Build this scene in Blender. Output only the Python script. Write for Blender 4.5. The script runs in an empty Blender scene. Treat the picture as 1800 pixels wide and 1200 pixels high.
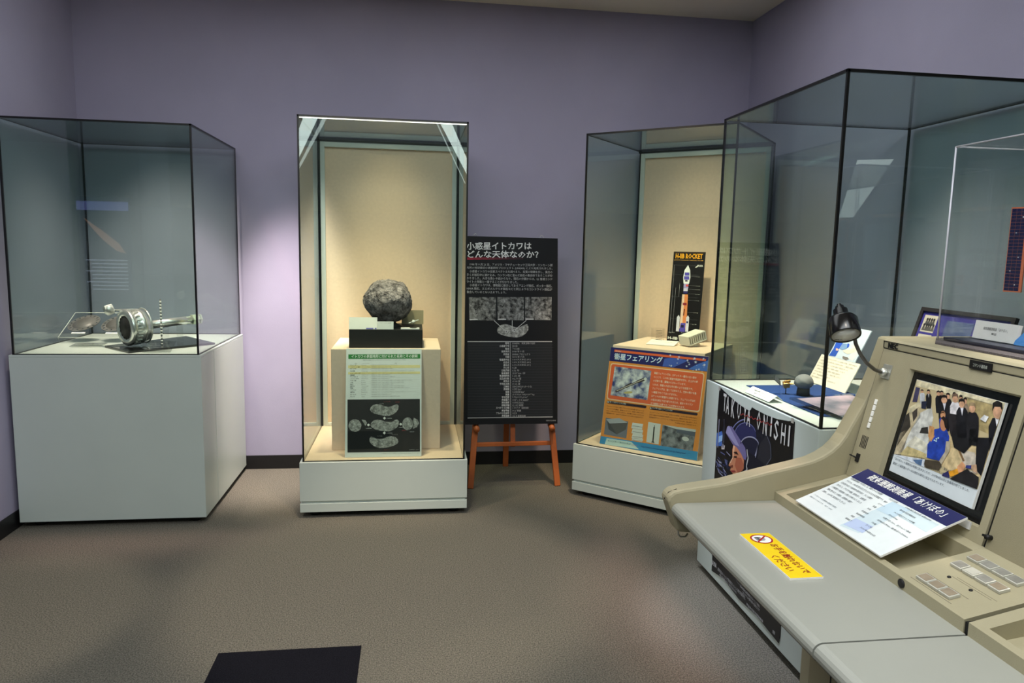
import bpy, math, random
import numpy as np
from mathutils import Vector, Matrix, noise
scene = bpy.context.scene
COL = scene.collection
random.seed(7)

# ------------------------------------------------------------------ camera, light, exposure
YAW, PITCH, ROLL, FPX, EYE = 0.1382, 0.1279, 0.0212, 1257.25, 1.45
cf = Vector((math.sin(YAW)*math.cos(PITCH), math.cos(YAW)*math.cos(PITCH), -math.sin(PITCH)))
cr0 = Vector((math.cos(YAW), -math.sin(YAW), 0)); cu0 = cr0.cross(cf)
cr = math.cos(ROLL)*cr0 + math.sin(ROLL)*cu0
cu = -math.sin(ROLL)*cr0 + math.cos(ROLL)*cu0
cam = bpy.data.cameras.new('camera'); cam.sensor_width = 36; cam.lens = FPX*36/1800
cam.clip_start = 0.05; cam.clip_end = 60
camo = bpy.data.objects.new('camera', cam); COL.objects.link(camo)
camo.matrix_world = Matrix(((cr.x, cu.x, -cf.x, 0), (cr.y, cu.y, -cf.y, 0), (cr.z, cu.z, -cf.z, EYE), (0, 0, 0, 1)))
scene.camera = camo
scene.view_settings.view_transform = 'Standard'; scene.view_settings.look = 'None'
scene.view_settings.gamma = 1; scene.view_settings.use_curve_mapping = False
scene.view_settings.exposure = 0.55
cy = scene.cycles
cy.use_denoising = True; cy.max_bounces = 10; cy.transparent_max_bounces = 40; cy.diffuse_bounces = 5
cy.caustics_reflective = False; cy.caustics_refractive = False; cy.sample_clamp_indirect = 4

world = bpy.data.worlds.new('world'); scene.world = world; world.use_nodes = True
world.node_tree.nodes['Background'].inputs[0].default_value = (0.5, 0.55, 0.65, 1)
world.node_tree.nodes['Background'].inputs[1].default_value = 0.05

def spot(loc, to, power, angle, blend, col=(1, .86, .68), size=.06):
    l = bpy.data.lights.new('spot_lamp', 'SPOT'); l.energy = power; l.spot_size = math.radians(angle); l.spot_blend = blend
    l.color = col; l.shadow_soft_size = size
    o = bpy.data.objects.new('spot_lamp', l); COL.objects.link(o); o.location = loc
    o.rotation_euler = (Vector(to)-Vector(loc)).to_track_quat('-Z', 'Y').to_euler()
def area(loc, to, power, sx, sy, col=(1, 1, 1)):
    l = bpy.data.lights.new('ceiling_fill', 'AREA'); l.energy = power; l.shape = 'RECTANGLE'; l.size = sx; l.size_y = sy; l.color = col
    o = bpy.data.objects.new('ceiling_fill', l); COL.objects.link(o); o.location = loc
    o.rotation_euler = (Vector(to)-Vector(loc)).to_track_quat('-Z', 'Y').to_euler()
WARM = (1, .85, .66)
# ceiling spots over each case, softer spots over the floor and desk; long light bars in the hall behind; added area fills overhead
AMB = (1, .76, .50); PINK = (1, .68, .59)
spot((-.32, 3.35, 2.93), (-.2, 4.35, .50), 150, 42, .9, AMB)
spot((-.15, 4.15, 2.93), (-.15, 4.22, 0), 135, 50, 1.0, AMB)
spot((-.60, 4.0, 2.93), (-.90, 4.64, .05), 480, 33, .9, (1, .86, .80))
spot((-1.40, 3.85, 2.93), (-1.45, 4.42, .55), 345, 54, 1.0, PINK)
spot((1.0, 3.35, 2.93), (1.5, 4.15, .7), 185, 46, .9, AMB)
spot((1.5, 4.0, 2.93), (1.55, 4.1, 0), 90, 52, 1.0, AMB)
spot((1.45, 2.6, 2.93), (1.80, 2.6, .6), 420, 54, 1.0, PINK)
spot((.85, 2.9, 2.93), (1.32, 2.6, .62), 190, 25, .8, (.92, .97, 1.12))
spot((2.15, 1.5, 2.93), (1.80, 1.5, 1.2), 210, 26, .4, (1, .88, .74))
spot((.75, 1.0, 2.93), (.95, 1.2, .7), 20, 80, .9)
spot((-.05, 2.7, 2.93), (-.08, 3.0, 0), 150, 40, .5)
spot((-1.4, 2.5, 2.93), (-1.62, 2.85, 0), 90, 25, .5)
spot((.4, 1.9, 2.93), (.42, 2.1, 0), 22, 22, .35)
COOL = (.92, .97, 1.0)
area((.1, 3.2, 2.96), (.1, 3.2, 0), 17, 3.4, 1.2, COOL)  # unseen soft fill added above the alcove to lift the walls
area((-.25, .5, 2.96), (-.25, .5, 0), 68, 3.4, 1.6, COOL)  # unseen overhead fill added for general ambient light
def bar(x, y, dx, dy, length, width, power):
    l = bpy.data.lights.new('ceiling_light_bar', 'AREA'); l.energy = power; l.shape = 'RECTANGLE'; l.size = length; l.size_y = width; l.color = (.86, 1, .96)
    o = bpy.data.objects.new('ceiling_light_bar', l); COL.objects.link(o); o.location = (x+dx*length/2, y+dy*length/2, 2.93); o.rotation_euler = (0, 0, math.atan2(dy, dx))
bar(-1.19, -1.21, -.201, -.98, 8, .165, 21)
bar(-1.02, -1.17, -.201, -.98, 8, .05, 3)
bar(.37, -1.17, .126, -.992, 8, .14, 18)
bar(.26, -1.17, .113, -.993, 8, .02, 1.2)
bar(6.99, -6.08, .52, -.854, 18, .50, 52)

# ------------------------------------------------------------------ helpers
def lin(c):
    def f(v):
        v /= 255.0
        return v/12.92 if v <= .04045 else ((v+.055)/1.055)**2.4
    return (f(c[0]), f(c[1]), f(c[2]), 1)

_M = {}
def mat(name, rgb, rough=.5, metal=0, nz=None, bump=None, spec=.5, rgb2=None, detail=4, coat=0):
    """procedural surface: base colour, varied by noise nz=(scale, amount or rgb2), bump=(scale, strength)"""
    if name in _M: return _M[name]
    m = bpy.data.materials.new(name); m.use_nodes = True; nt = m.node_tree; N = nt.nodes; L = nt.links
    b = N['Principled BSDF']; b.inputs['Roughness'].default_value = rough; b.inputs['Metallic'].default_value = metal
    b.inputs['Specular IOR Level'].default_value = spec; b.inputs['Coat Weight'].default_value = coat
    tc = N.new('ShaderNodeTexCoord')
    sc, am = nz or (9, .04)
    t = N.new('ShaderNodeTexNoise'); t.inputs['Scale'].default_value = sc; t.inputs['Detail'].default_value = detail
    L.new(tc.outputs['Object'], t.inputs['Vector'])
    mx = N.new('ShaderNodeMix'); mx.data_type = 'RGBA'
    c = lin(rgb)
    if rgb2 is None:
        a, d = tuple(min(1, v*(1-am)) for v in c[:3])+(1,), tuple(min(1, v*(1+am)) for v in c[:3])+(1,)
    else:
        a, d = c, lin(rgb2)
    mx.inputs[6].default_value = a; mx.inputs[7].default_value = d
    mr = N.new('ShaderNodeMapRange'); mr.inputs[1].default_value = .35; mr.inputs[2].default_value = .65
    L.new(t.outputs['Fac'], mr.inputs[0]); L.new(mr.outputs[0], mx.inputs[0]); L.new(mx.outputs[2], b.inputs['Base Color'])
    if bump:
        t2 = N.new('ShaderNodeTexNoise'); t2.inputs['Scale'].default_value = bump[0]; t2.inputs['Detail'].default_value = 3
        L.new(tc.outputs['Object'], t2.inputs['Vector'])
        bp = N.new('ShaderNodeBump'); bp.inputs['Strength'].default_value = bump[1]; bp.inputs['Distance'].default_value = .01
        L.new(t2.outputs['Fac'], bp.inputs['Height']); L.new(bp.outputs['Normal'], b.inputs['Normal'])
    _M[name] = m
    return m

def ink(r, g, b, rough=.55):
    return mat('ink_%d_%d_%d' % (r, g, b), (r, g, b), rough, nz=(30, .02), spec=.3)

def tone(r, g, b):
    return mat('photo_%d_%d_%d' % (r, g, b), (r, g, b), .45, nz=(55, .28), spec=.3, detail=6)

def glass(name, tint, refl=1.0):
    """clear pane: tinted straight-through light plus an angle-dependent mirror reflection"""
    if name in _M: return _M[name]
    m = bpy.data.materials.new(name); m.use_nodes = True; nt = m.node_tree; N = nt.nodes; L = nt.links
    N.remove(N['Principled BSDF']); out = N['Material Output']
    tr = N.new('ShaderNodeBsdfTransparent'); tr.inputs[0].default_value = tint
    gl = N.new('ShaderNodeBsdfGlossy'); gl.inputs['Roughness'].default_value = .003
    lw = N.new('ShaderNodeLayerWeight'); lw.inputs[0].default_value = .5
    p = N.new('ShaderNodeMath'); p.operation = 'POWER'; p.inputs[1].default_value = 5
    ma = N.new('ShaderNodeMath'); ma.operation = 'MULTIPLY_ADD'; ma.inputs[1].default_value = .9*refl; ma.inputs[2].default_value = .04*refl
    mx = N.new('ShaderNodeMixShader')
    L.new(lw.outputs['Facing'], p.inputs[0]); L.new(p.outputs[0], ma.inputs[0]); L.new(ma.outputs[0], mx.inputs[0])
    L.new(tr.outputs[0], mx.inputs[1]); L.new(gl.outputs[0], mx.inputs[2]); L.new(mx.outputs[0], out.inputs[0])
    _M[name] = m
    return m

def rockmat(name, dark, light, scale, rough=.9):
    """mottled stone: cells over noise"""
    if name in _M: return _M[name]
    m = mat(name, dark, rough, nz=(scale, 0), rgb2=light, detail=9, spec=.2)
    N = m.node_tree.nodes; L = m.node_tree.links
    v = N.new('ShaderNodeTexVoronoi'); v.inputs['Scale'].default_value = scale*1.3; v.feature = 'DISTANCE_TO_EDGE'
    tc = [n for n in N if n.type == 'TEX_COORD'][0]; L.new(tc.outputs['Object'], v.inputs['Vector'])
    mr = N.new('ShaderNodeMapRange'); mr.inputs[1].default_value = 0; mr.inputs[2].default_value = .12; mr.inputs[3].default_value = .45
    L.new(v.outputs['Distance'], mr.inputs[0])
    old = [n for n in N if n.type == 'MIX'][0]
    mu = N.new('ShaderNodeMix'); mu.data_type = 'RGBA'; mu.blend_type = 'MULTIPLY'; mu.inputs[0].default_value = .8
    L.new(old.outputs[2], mu.inputs[6]); L.new(mr.outputs[0], mu.inputs[7])
    L.new(mu.outputs[2], N['Principled BSDF'].inputs['Base Color'])
    return m

def frame(o, u, v):
    u = Vector(u).normalized(); v = Vector(v); v = (v-u*v.dot(u)).normalized(); n = u.cross(v); o = Vector(o)
    return Matrix(((u.x, v.x, n.x, o.x), (u.y, v.y, n.y, o.y), (u.z, v.z, n.z, o.z), (0, 0, 0, 1)))
IDM = Matrix.Identity(4)

WL = {}
def props(o, label=None, cat=None, group=None, kind=None):
    if label: o['label'] = label
    if cat: o['category'] = cat
    if group: o['group'] = group
    if kind: o['kind'] = kind
    return o
def thing(name, label, cat, loc=(0, 0, 0), group=None):
    o = bpy.data.objects.new(name, None); COL.objects.link(o); o.location = loc; o.empty_display_size = .1
    WL[o.name] = Vector(loc)
    return props(o, label, cat, group)

class MB:
    """collects shapes in world space (through a local frame M) into one mesh"""
    def __init__(s, mt=None, M=None):
        s.v = []; s.f = []; s.mi = []; s.sm = []; s.mats = []; s.M = M or IDM; s.mt = mt
    def slot(s, mt):
        mt = mt or s.mt
        if mt not in s.mats: s.mats.append(mt)
        return s.mats.index(mt)
    def add(s, vs, fs, mt=None, smooth=False, M=None):
        k = len(s.v); i = s.slot(mt); M = M or s.M
        s.v += [M @ Vector(p) for p in vs]
        for f in fs: s.f.append([k+j for j in f]); s.mi.append(i); s.sm.append(smooth)
        return s
    def box(s, x0, x1, y0, y1, z0, z1, mt=None, M=None):
        vs = [(x, y, z) for z in (z0, z1) for y in (y0, y1) for x in (x0, x1)]
        return s.add(vs, [(0, 2, 3, 1), (4, 5, 7, 6), (0, 1, 5, 4), (2, 6, 7, 3), (0, 4, 6, 2), (1, 3, 7, 5)], mt, M=M)
    def prism(s, pts, z0, z1, mt=None, M=None, smooth=False):
        n = len(pts)
        if sum(pts[i][0]*pts[(i+1) % n][1]-pts[(i+1) % n][0]*pts[i][1] for i in range(n)) < 0: pts = pts[::-1]
        vs = [(x, y, z0) for x, y in pts]+[(x, y, z1) for x, y in pts]
        s.add(vs, [tuple(range(n))[::-1], tuple(range(n, 2*n))], mt, M=M)
        k = len(s.v)-2*n; i = s.slot(mt)
        for a in range(n):
            b = (a+1) % n; s.f.append([k+a, k+b, k+n+b, k+n+a]); s.mi.append(i); s.sm.append(smooth)
        return s
    def poly(s, pts, z=0, mt=None, M=None):
        n = len(pts)
        if sum(pts[i][0]*pts[(i+1) % n][1]-pts[(i+1) % n][0]*pts[i][1] for i in range(n)) < 0: pts = pts[::-1]
        return s.add([(x, y, z) for x, y in pts], [tuple(range(n))], mt, M=M)
    def lathe(s, prof, seg=24, mt=None, M=None, smooth=True):
        """profile [(r, z)] round local z"""
        vs = []; fs = []; n = len(prof)
        for i in range(seg):
            a = 2*math.pi*i/seg
            vs += [(r*math.cos(a), r*math.sin(a), z) for r, z in prof]
        for i in range(seg):
            j = (i+1) % seg
            for k in range(n-1): fs.append((i*n+k, j*n+k, j*n+k+1, i*n+k+1))
        if prof[0][0] > 1e-6: fs.append(tuple(i*n for i in range(seg))[::-1])
        if prof[-1][0] > 1e-6: fs.append(tuple(i*n+n-1 for i in range(seg)))
        return s.add(vs, fs, mt, smooth, M)
    def cyl(s, p0, p1, r0, r1=None, seg=16, mt=None, smooth=True, M=None):
        p0 = Vector(p0); p1 = Vector(p1); d = p1-p0; q = d.to_track_quat('Z', 'Y').to_matrix().to_4x4(); q.translation = p0
        return s.lathe([(r0, 0), (r0 if r1 is None else r1, d.length)], seg, mt, (M or s.M) @ q, smooth)
    def tube(s, pts, r, seg=10, mt=None):
        P = [Vector(p) for p in pts]; vs = []; fs = []; up = Vector((0, 0, 1))
        for i, p in enumerate(P):
            t = (P[min(i+1, len(P)-1)]-P[max(i-1, 0)]).normalized()
            a = t.cross(up)
            if a.length < 1e-3: a = t.cross(Vector((1, 0, 0)))
            a.normalize(); b = t.cross(a)
            vs += [p+r*(math.cos(2*math.pi*k/seg)*a+math.sin(2*math.pi*k/seg)*b) for k in range(seg)]
        for i in range(len(P)-1):
            for k in range(seg):
                l = (k+1) % seg; fs.append((i*seg+k, i*seg+l, (i+1)*seg+l, (i+1)*seg+k))
        fs.append(tuple(range(seg))[::-1]); fs.append(tuple((len(P)-1)*seg+k for k in range(seg)))
        return s.add(vs, fs, mt, True)
    def torus(s, R, r, seg=24, seg2=8, mt=None, M=None, z=0):
        vs = [((R+r*math.cos(b))*math.cos(a), (R+r*math.cos(b))*math.sin(a), z+r*math.sin(b)) for a in [2*math.pi*i/seg for i in range(seg)] for b in [2*math.pi*j/seg2 for j in range(seg2)]]
        fs = [(i*seg2+j, ((i+1) % seg)*seg2+j, ((i+1) % seg)*seg2+(j+1) % seg2, i*seg2+(j+1) % seg2) for i in range(seg) for j in range(seg2)]
        return s.add(vs, fs, mt, True, M)
    def ball(s, c, r, seg=20, rings=12, mt=None, squash=(1, 1, 1)):
        vs = [(0, 0, 1)]; fs = []
        for i in range(1, rings):
            t = math.pi*i/rings
            vs += [(math.sin(t)*math.cos(2*math.pi*j/seg), math.sin(t)*math.sin(2*math.pi*j/seg), math.cos(t)) for j in range(seg)]
        vs.append((0, 0, -1)); e = len(vs)-1
        for j in range(seg):
            k = (j+1) % seg
            fs.append((0, 1+j, 1+k)); fs.append((e, 1+(rings-2)*seg+k, 1+(rings-2)*seg+j))
            for i in range(rings-2): fs.append((1+i*seg+j, 1+(i+1)*seg+j, 1+(i+1)*seg+k, 1+i*seg+k))
        return s.add([(c[0]+r*x*squash[0], c[1]+r*y*squash[1], c[2]+r*z*squash[2]) for x, y, z in vs], fs, mt, True)
    def build(s, name, parent=None, origin=None, bevel=0, label=None):
        off = WL[parent.name] if parent else Vector(origin or (0, 0, 0))
        me = bpy.data.meshes.new(name); me.from_pydata([p-off for p in s.v], [], s.f)
        for m in s.mats: me.materials.append(m)
        me.polygons.foreach_set('material_index', s.mi); me.polygons.foreach_set('use_smooth', s.sm); me.update()
        o = bpy.data.objects.new(name, me); COL.objects.link(o); WL[o.name] = off.copy()
        if parent: o.parent = parent
        else: o.location = off
        if bevel:
            b = o.modifiers.new('edge', 'BEVEL'); b.width = bevel; b.segments = 2; b.limit_method = 'ANGLE'; b.angle_limit = .6
        if label: o['label'] = label
        return o

_T = {}
def glyphs(t, bold=0.0):
    k = (t, bold)
    if k not in _T:
        c = bpy.data.curves.new('t', 'FONT'); c.body = t; c.size = 1; c.resolution_u = 1; c.offset = bold
        o = bpy.data.objects.new('t', c); COL.objects.link(o)
        dg = bpy.context.evaluated_depsgraph_get(); e = o.evaluated_get(dg); me = e.to_mesh()
        vs = [(v.co.x, v.co.y) for v in me.vertices]; fs = [tuple(p.vertices) for p in me.polygons]
        e.to_mesh_clear(); bpy.data.objects.remove(o); bpy.data.curves.remove(c)
        xs = [p[0] for p in vs] or [0, 1]; ys = [p[1] for p in vs] or [0, 1]
        _T[k] = (vs, fs, min(xs), max(xs), min(ys), max(ys))
    return _T[k]
def text_at(mb, t, p, w, h=None, bold=0, mt=None, z=0, align='l', M=None, shear=0, size=None):
    """flat lettering whose ink box is w wide (or its em is `size`); p = lower left (or right) corner of the ink"""
    vs, fs, x0, x1, y0, y1 = glyphs(t, bold)
    if size: sx = sy = size; w = (x1-x0)*sx
    else:
        sx = w/max(x1-x0, 1e-6); sy = h/max(y1-y0, 1e-6) if h else sx
    ox = p[0]-(w if align == 'r' else w/2 if align == 'c' else 0)
    mb.add([(ox+(x-x0)*sx+shear*(y-y0)*sy, p[1]+(y-y0)*sy, z) for x, y in vs], fs, mt, M=M)

def homog(src):
    """map a quad (TL, TR, BR, BL as drawn from the top left) to the unit square, v up"""
    dst = [(0, 1), (1, 1), (1, 0), (0, 0)]; A = []; b = []
    for (x, y), (u, v) in zip(src, dst):
        A += [[x, y, 1, 0, 0, 0, -u*x, -u*y], [0, 0, 0, x, y, 1, -v*x, -v*y]]; b += [u, v]
    h = np.linalg.solve(np.array(A, float), np.array(b, float))
    def f(x, y):
        d = h[6]*x+h[7]*y+1
        return ((h[0]*x+h[1]*y+h[2])/d, (h[3]*x+h[4]*y+h[5])/d)
    return f
class Sheet:
    """a printed face of size w x h in frame M; drawings are laid out on an artboard whose corners are `quad`"""
    def __init__(s, M, w, h, quad):
        s.M = M; s.w = w; s.h = h; f = homog(quad); s.q = lambda x, y: (f(x, y)[0]*w, f(x, y)[1]*h)
        s.parts = {}; s.alias = {}
    def mb(s, part):
        part = s.alias.get(part, part)
        return s.parts.setdefault(part, MB(M=s.M))
    def z(s, layer): return .0005+.00035*layer
    def poly(s, part, pts, mt, layer=0):
        P = s.clip([s.q(*p) for p in pts])
        if len(P) > 2: s.mb(part).poly(P, s.z(layer), mt)
    def clip(s, P):
        """keep a drawing inside the printed face"""
        for ax, lim, sg in ((0, .0006, 1), (0, s.w-.0006, -1), (1, .0006, 1), (1, s.h-.0006, -1)):
            out = []
            for i in range(len(P)):
                p, q = P[i-1], P[i]; dp, dq = sg*(p[ax]-lim), sg*(q[ax]-lim)
                if (dp >= 0) != (dq >= 0):
                    t = dp/(dp-dq); out.append((p[0]+(q[0]-p[0])*t, p[1]+(q[1]-p[1])*t))
                if dq >= 0: out.append(q)
            P = out
        return P
    def quad(s, part, x0, y0, x1, y1, mt, layer=0):
        s.poly(part, [(x0, y0), (x1, y0), (x1, y1), (x0, y1)], mt, layer)
    def blob(s, part, cx, cy, rx, ry, mt, layer=0, n=20, rough=0, rot=0):
        pts = []
        for i in range(n):
            a = 2*math.pi*i/n; k = 1+rough*(random.random()-.5); x, y = rx*k*math.cos(a), ry*k*math.sin(a)
            pts.append((cx+x*math.cos(rot)-y*math.sin(rot), cy+x*math.sin(rot)+y*math.cos(rot)))
        s.poly(part, pts, mt, layer)
    def line(s, part, x0, y0, x1, y1, wd, mt, layer=0):
        a = Vector(s.q(x0, y0)); b = Vector(s.q(x1, y1)); d = b-a; n = Vector((-d.y, d.x)).normalized()*wd/2
        s.mb(part).poly([tuple(a+n), tuple(b+n), tuple(b-n), tuple(a-n)], s.z(layer), mt)
    def text(s, part, t, x0, y0, x1, y1, hm, mt, layer=1, bold=0, fit=True, shear=0):
        """line of lettering along the baseline (x0,y0)-(x1,y1) on the artboard, glyph height hm metres"""
        a = Vector(s.q(x0, y0)); b = Vector(s.q(x1, y1)); d = b-a
        L = Matrix(((d.x, -d.y, 0, 0), (d.y, d.x, 0, 0), (0, 0, 1, 0), (0, 0, 0, 1)))*(1/d.length); L[3][3] = 1; L[2][2] = 1
        L.translation = (a.x, a.y, 0)
        text_at(s.mb(part), t, (0, 0), d.length, hm, bold, mt, s.z(layer), M=s.M @ L, shear=shear)
    def done(s, parent):
        for k, b in s.parts.items():
            if b.v: b.build(k, parent)

# ------------------------------------------------------------------ materials
WALL = mat('lilac_wall_paint', (166, 161, 184), .85, nz=(2, .04), bump=(160, .05), spec=.2)
CEIL = mat('ceiling_paint', (232, 222, 206), .9, nz=(2, .04), bump=(90, .05))
CARPET = mat('carpet', (118, 114, 104), .98, nz=(190, .42), bump=(240, 1.0), spec=.05, detail=5)
BLACKTILE = mat('black_carpet', (24, 24, 30), .98, nz=(260, .4), bump=(320, .6), spec=.05)
SKIRT = mat('black_vinyl', (16, 15, 17), .5, nz=(20, .1))
LAMINATE = mat('white_laminate', (196, 206, 199), .38, nz=(3, .02), bump=(300, .02))
LINING = mat('cream_lining', (242, 212, 186), .8, nz=(60, .03), bump=(200, .05), spec=.2)
FRAMEW = mat('white_frame_paint', (212, 214, 208), .45, nz=(6, .02))
SEAL = mat('black_seal', (8, 9, 9), .35, nz=(30, .1))
GLASS = glass('case_glass', (.895, .955, .93, 1), 1.2)
ACRYLIC = glass('clear_acrylic', (.965, .97, .97, 1), .9)
RUBBER = mat('black_rubber', (12, 12, 12), .7, nz=(40, .1))
PAPER = mat('white_card', (244, 243, 238), .7, nz=(50, .015))

# ------------------------------------------------------------------ the setting
XL, XR, YB, ZC = -1.985, 2.215, 4.693, 2.975
YF = -26.0
def struct(name, mb, **k):
    return props(mb.build(name, **k), kind='structure')
struct('floor', MB(CARPET).box(-22, 22, YF, YB+.1, -.1, 0))
struct('ceiling', MB(CEIL).box(-22, 22, YF, YB+.1, ZC, ZC+.1))
struct('wall_back', MB(WALL).box(XL-.1, XR+.1, YB, YB+.12, 0, ZC))
struct('wall_left', MB(WALL).box(XL-.12, XL, 3.0, YB, 0, ZC))
struct('wall_right', MB(WALL).box(XR, XR+.12, 2.0, YB, 0, ZC))
struct('wall_front', MB(WALL).box(-22, 22, YF-.1, YF, 0, ZC))
struct('wall_hall', MB(WALL).box(-22.1, -22, YF, YB, 0, ZC).box(22, 22.1, YF, YB, 0, ZC).box(-22, XL-.12, 3.0, 3.1, 0, ZC).box(XR+.12, 22, 2.0, 2.1, 0, ZC))
struct('baseboard_back', MB(SKIRT).box(XL, XR, YB-.008, YB, 0, .09), bevel=.002)
struct('baseboard_left', MB(SKIRT).box(XL, XL+.008, 3.0, YB-.008, 0, .09), bevel=.002)
struct('baseboard_right', MB(SKIRT).box(XR-.008, XR, 2.0, YB-.008, 0, .09), bevel=.002)
props(MB(BLACKTILE).box(-.684, -.184, 2.0, 2.5, .0006, .0035).build('carpet_tile', origin=(-.434, 2.25, 0)),
      'square black carpet tile set into the grey carpet', 'carpet tile')

# ------------------------------------------------------------------ glass display cases
def display_case(label, M, w, d, zb, zp, zt, inset, lined, name='display_case', groove=None, side_groove=None):
    """local frame M: x along the front, y to the back, z up; the front left corner of the base is the origin"""
    t = thing(name, label, 'display case', M @ Vector((w/2, d/2, 0)), 'glass display cases')
    b = MB(LAMINATE, M)
    if groove:
        b.box(0, w, 0, d, zb, groove-.006); b.box(.008, w-.008, .008, d-.008, groove-.006, groove+.006); b.box(0, w, 0, d, groove+.006, zp)
    elif side_groove:
        b.box(0, w, 0, side_groove-.004, zb, zp-.012); b.box(0, w-.006, side_groove-.004, side_groove+.004, zb, zp-.012)
        b.box(0, w, side_groove+.004, d, zb, zp-.012)
        b.box(0, w, 0, d, zp-.012, zp)
    else: b.box(0, w, 0, d, zb, zp)
    b.build('base', t, bevel=.002)
    if lined: MB(LINING, M).box(inset+.008, w-inset-.008, inset+.008, d-inset-.03, zp, zp+.004).build('cloth_floor', t)
    for x in (.07, w-.07):
        for y in (.07, d-.07):
            MB(RUBBER, M).lathe([(.03, .0008), (.03, .012), (.018, .016), (.018, zb+.001)], 16, M=M @ Matrix.Translation((x, y, 0))).build('foot', t)
    MB(SEAL, M).box(.03, w-.03, .03, d-.03, zb-.004, zb+.002).build('underside', t)
    i, g = inset, .007
    x0, x1, y0, y1 = i, w-i, i, d-i
    for q in ((x0+.001, x1-.001, y0, y0+g), (x0+.001, x1-.001, y1-g, y1), (x0, x0+g, y0+g, y1-g), (x1-g, x1, y0+g, y1-g)):
        MB(GLASS, M).box(*q, zp, zt-g-.0005).build('glass_pane', t)
    MB(GLASS, M).box(x0, x1, y0, y1, zt-g, zt).build('top_pane', t)
    e = MB(SEAL, M); k = .0075; o = .0012
    for (x, y) in ((x0, y0), (x1, y0), (x0, y1), (x1, y1)):
        sx = 1 if x == x0 else -1; sy = 1 if y == y0 else -1
        a, c = sorted((x-sx*o, x+sx*k)); p, q = sorted((y-sy*o, y+sy*k))
        e.box(a, c, p, q, zp, zt+o)
    for y in (y0, y1):
        sy = 1 if y == y0 else -1; p, q = sorted((y-sy*o, y+sy*k)); e.box(x0, x1, p, q, zt-.008, zt+o)
        e.box(x0, x1, p, q, zp, zp+.004)
    for x in (x0, x1):
        sx = 1 if x == x0 else -1; p, q = sorted((x-sx*o, x+sx*k)); e.box(p, q, y0, y1, zt-.008, zt+o)
        e.box(p, q, y0, y1, zp, zp+.004)
    e.build('black_edge_trim', t)
    if lined:
        yb = y1-g-.002
        f = MB(FRAMEW, M); a = .032
        X0, X1, Z0, Z1 = x0+.010, x1-.010, zp+.004, zt-.020
        for q in ((X0, X0+a, Z0, Z1), (X1-a, X1, Z0, Z1), (X0+a, X1-a, Z1-a, Z1), (X0+a, X1-a, Z0, Z0+.02)):
            f.box(q[0], q[1], yb-.02, yb, q[2], q[3])
        MB(SEAL, M).box(x0+.001, x1-.001, yb-.024, yb-.0205, zt-.020, zt-.0085).box(x0+.0075, X0+.005, yb-.024, yb-.0205, zp+.004, zt-.02).box(X1-.005, x1-.0075, yb-.024, yb-.0205, zp+.004, zt-.02).build('inner_edge_trim', t)
        bp = f.build('back_frame', t, bevel=.002)
        MB(LINING, M).box(X0+a, X1-a, yb-.006, yb, Z0+.02, Z1-a).build('back_panel', bp)
    return t
ML = Matrix.Translation((-1.9629, 3.7607, 0))
MC = Matrix.Translation((-.5961, 3.7884, 0))
RA = -.71
MR = Matrix.Translation((.9438, 4.0514, 0)) @ Matrix.Rotation(RA, 4, 'Z')
MT = Matrix.Translation((1.3146, 2.1237, 0))
display_case('glass display case on tall grey base holding the metal hatch and tube', ML, .8969, .910, .032, .8857, 2.0237, .0131, False, side_groove=.24)
bc = display_case('brightly lit glass display case with cream back holding the dark asteroid model', MC, .8911, .8256, .032, .3063, 2.0965, .0156, True, groove=.086)
LED = bpy.data.materials.new('led_strip'); LED.use_nodes = True
LED.node_tree.nodes['Principled BSDF'].inputs['Emission Color'].default_value = (1, .86, .80, 1); LED.node_tree.nodes['Principled BSDF'].inputs['Emission Strength'].default_value = 1.6
MB(LED, MC).box(.025, .866, .0235, .0275, 2.0835, 2.0875).build('light_strip', bc)
display_case('angled glass display case holding the black rocket poster and orange panel', MR, .8777, .8054, .032, .3136, 2.1047, .0143, True, groove=.09)
display_case('glass display case with astronaut poster on its white base, behind the control desk', MT, .890, .9093, .032, .8857, 2.0237, .0097, False)

# ------------------------------------------------------------------ asteroid case
CREAM = mat('cream_block_cloth', (236, 211, 190), .85, nz=(70, .03), bump=(220, .05), spec=.2)
MATBLACK = mat('matt_black', (10, 10, 11), .6, nz=(30, .1))
zf = .3112
props(MB(CREAM).box(-.450, .153, 4.0, 4.5, zf, .8855).build('plinth_block', origin=(-.15, 4.25, zf), bevel=.003),
      'cream plinth block carrying the asteroid model inside the bright case', 'plinth')
props(MB(MATBLACK).box(-.356, .052, 4.045, 4.40, .8862, .989).build('riser_box', origin=(-.15, 4.2, .886), bevel=.002),
      'low black riser box under the asteroid model', 'riser')
ROCK = rockmat('asteroid_stone', (84, 78, 80), (164, 155, 158), 30)
rk = thing('asteroid_model', 'dark grey lumpy asteroid model covered in boulders, on the black riser', 'asteroid model', (-.15, 4.22, .989))
import bmesh
bm = bmesh.new(); bmesh.ops.create_icosphere(bm, subdivisions=7, radius=1)
vv = []
for v in bm.verts:
    p = v.co.normalized()
    r = 1 + .07*noise.noise(p*1.6+Vector((3, 1, 5))) + .05*noise.noise(p*3.1)
    dv = noise.voronoi(p*8)[0]; dv2 = noise.voronoi(p*15)[0]; dv3 = noise.voronoi(p*27)[0]
    up = max(0, min(1, p.z*1.6+.55-.5*p.x*max(0, -p.y)))
    r += up*(.10*max(0, .38-dv[0])+.09*max(0, .36-dv2[0])+.06*max(0, .36-dv3[0])) + .010*noise.noise(p*22)+.006*noise.noise(p*44)
    r -= .10*max(0, .55-(p-Vector((.35, -.86, -.25)).normalized()).length)
    low = 1-.22*max(0, -p.z)**1.5
    vv.append((-.148+.139*r*p.x*low, 4.22+.17*r*p.y*low, 1.130+.131*r*p.z))
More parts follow.
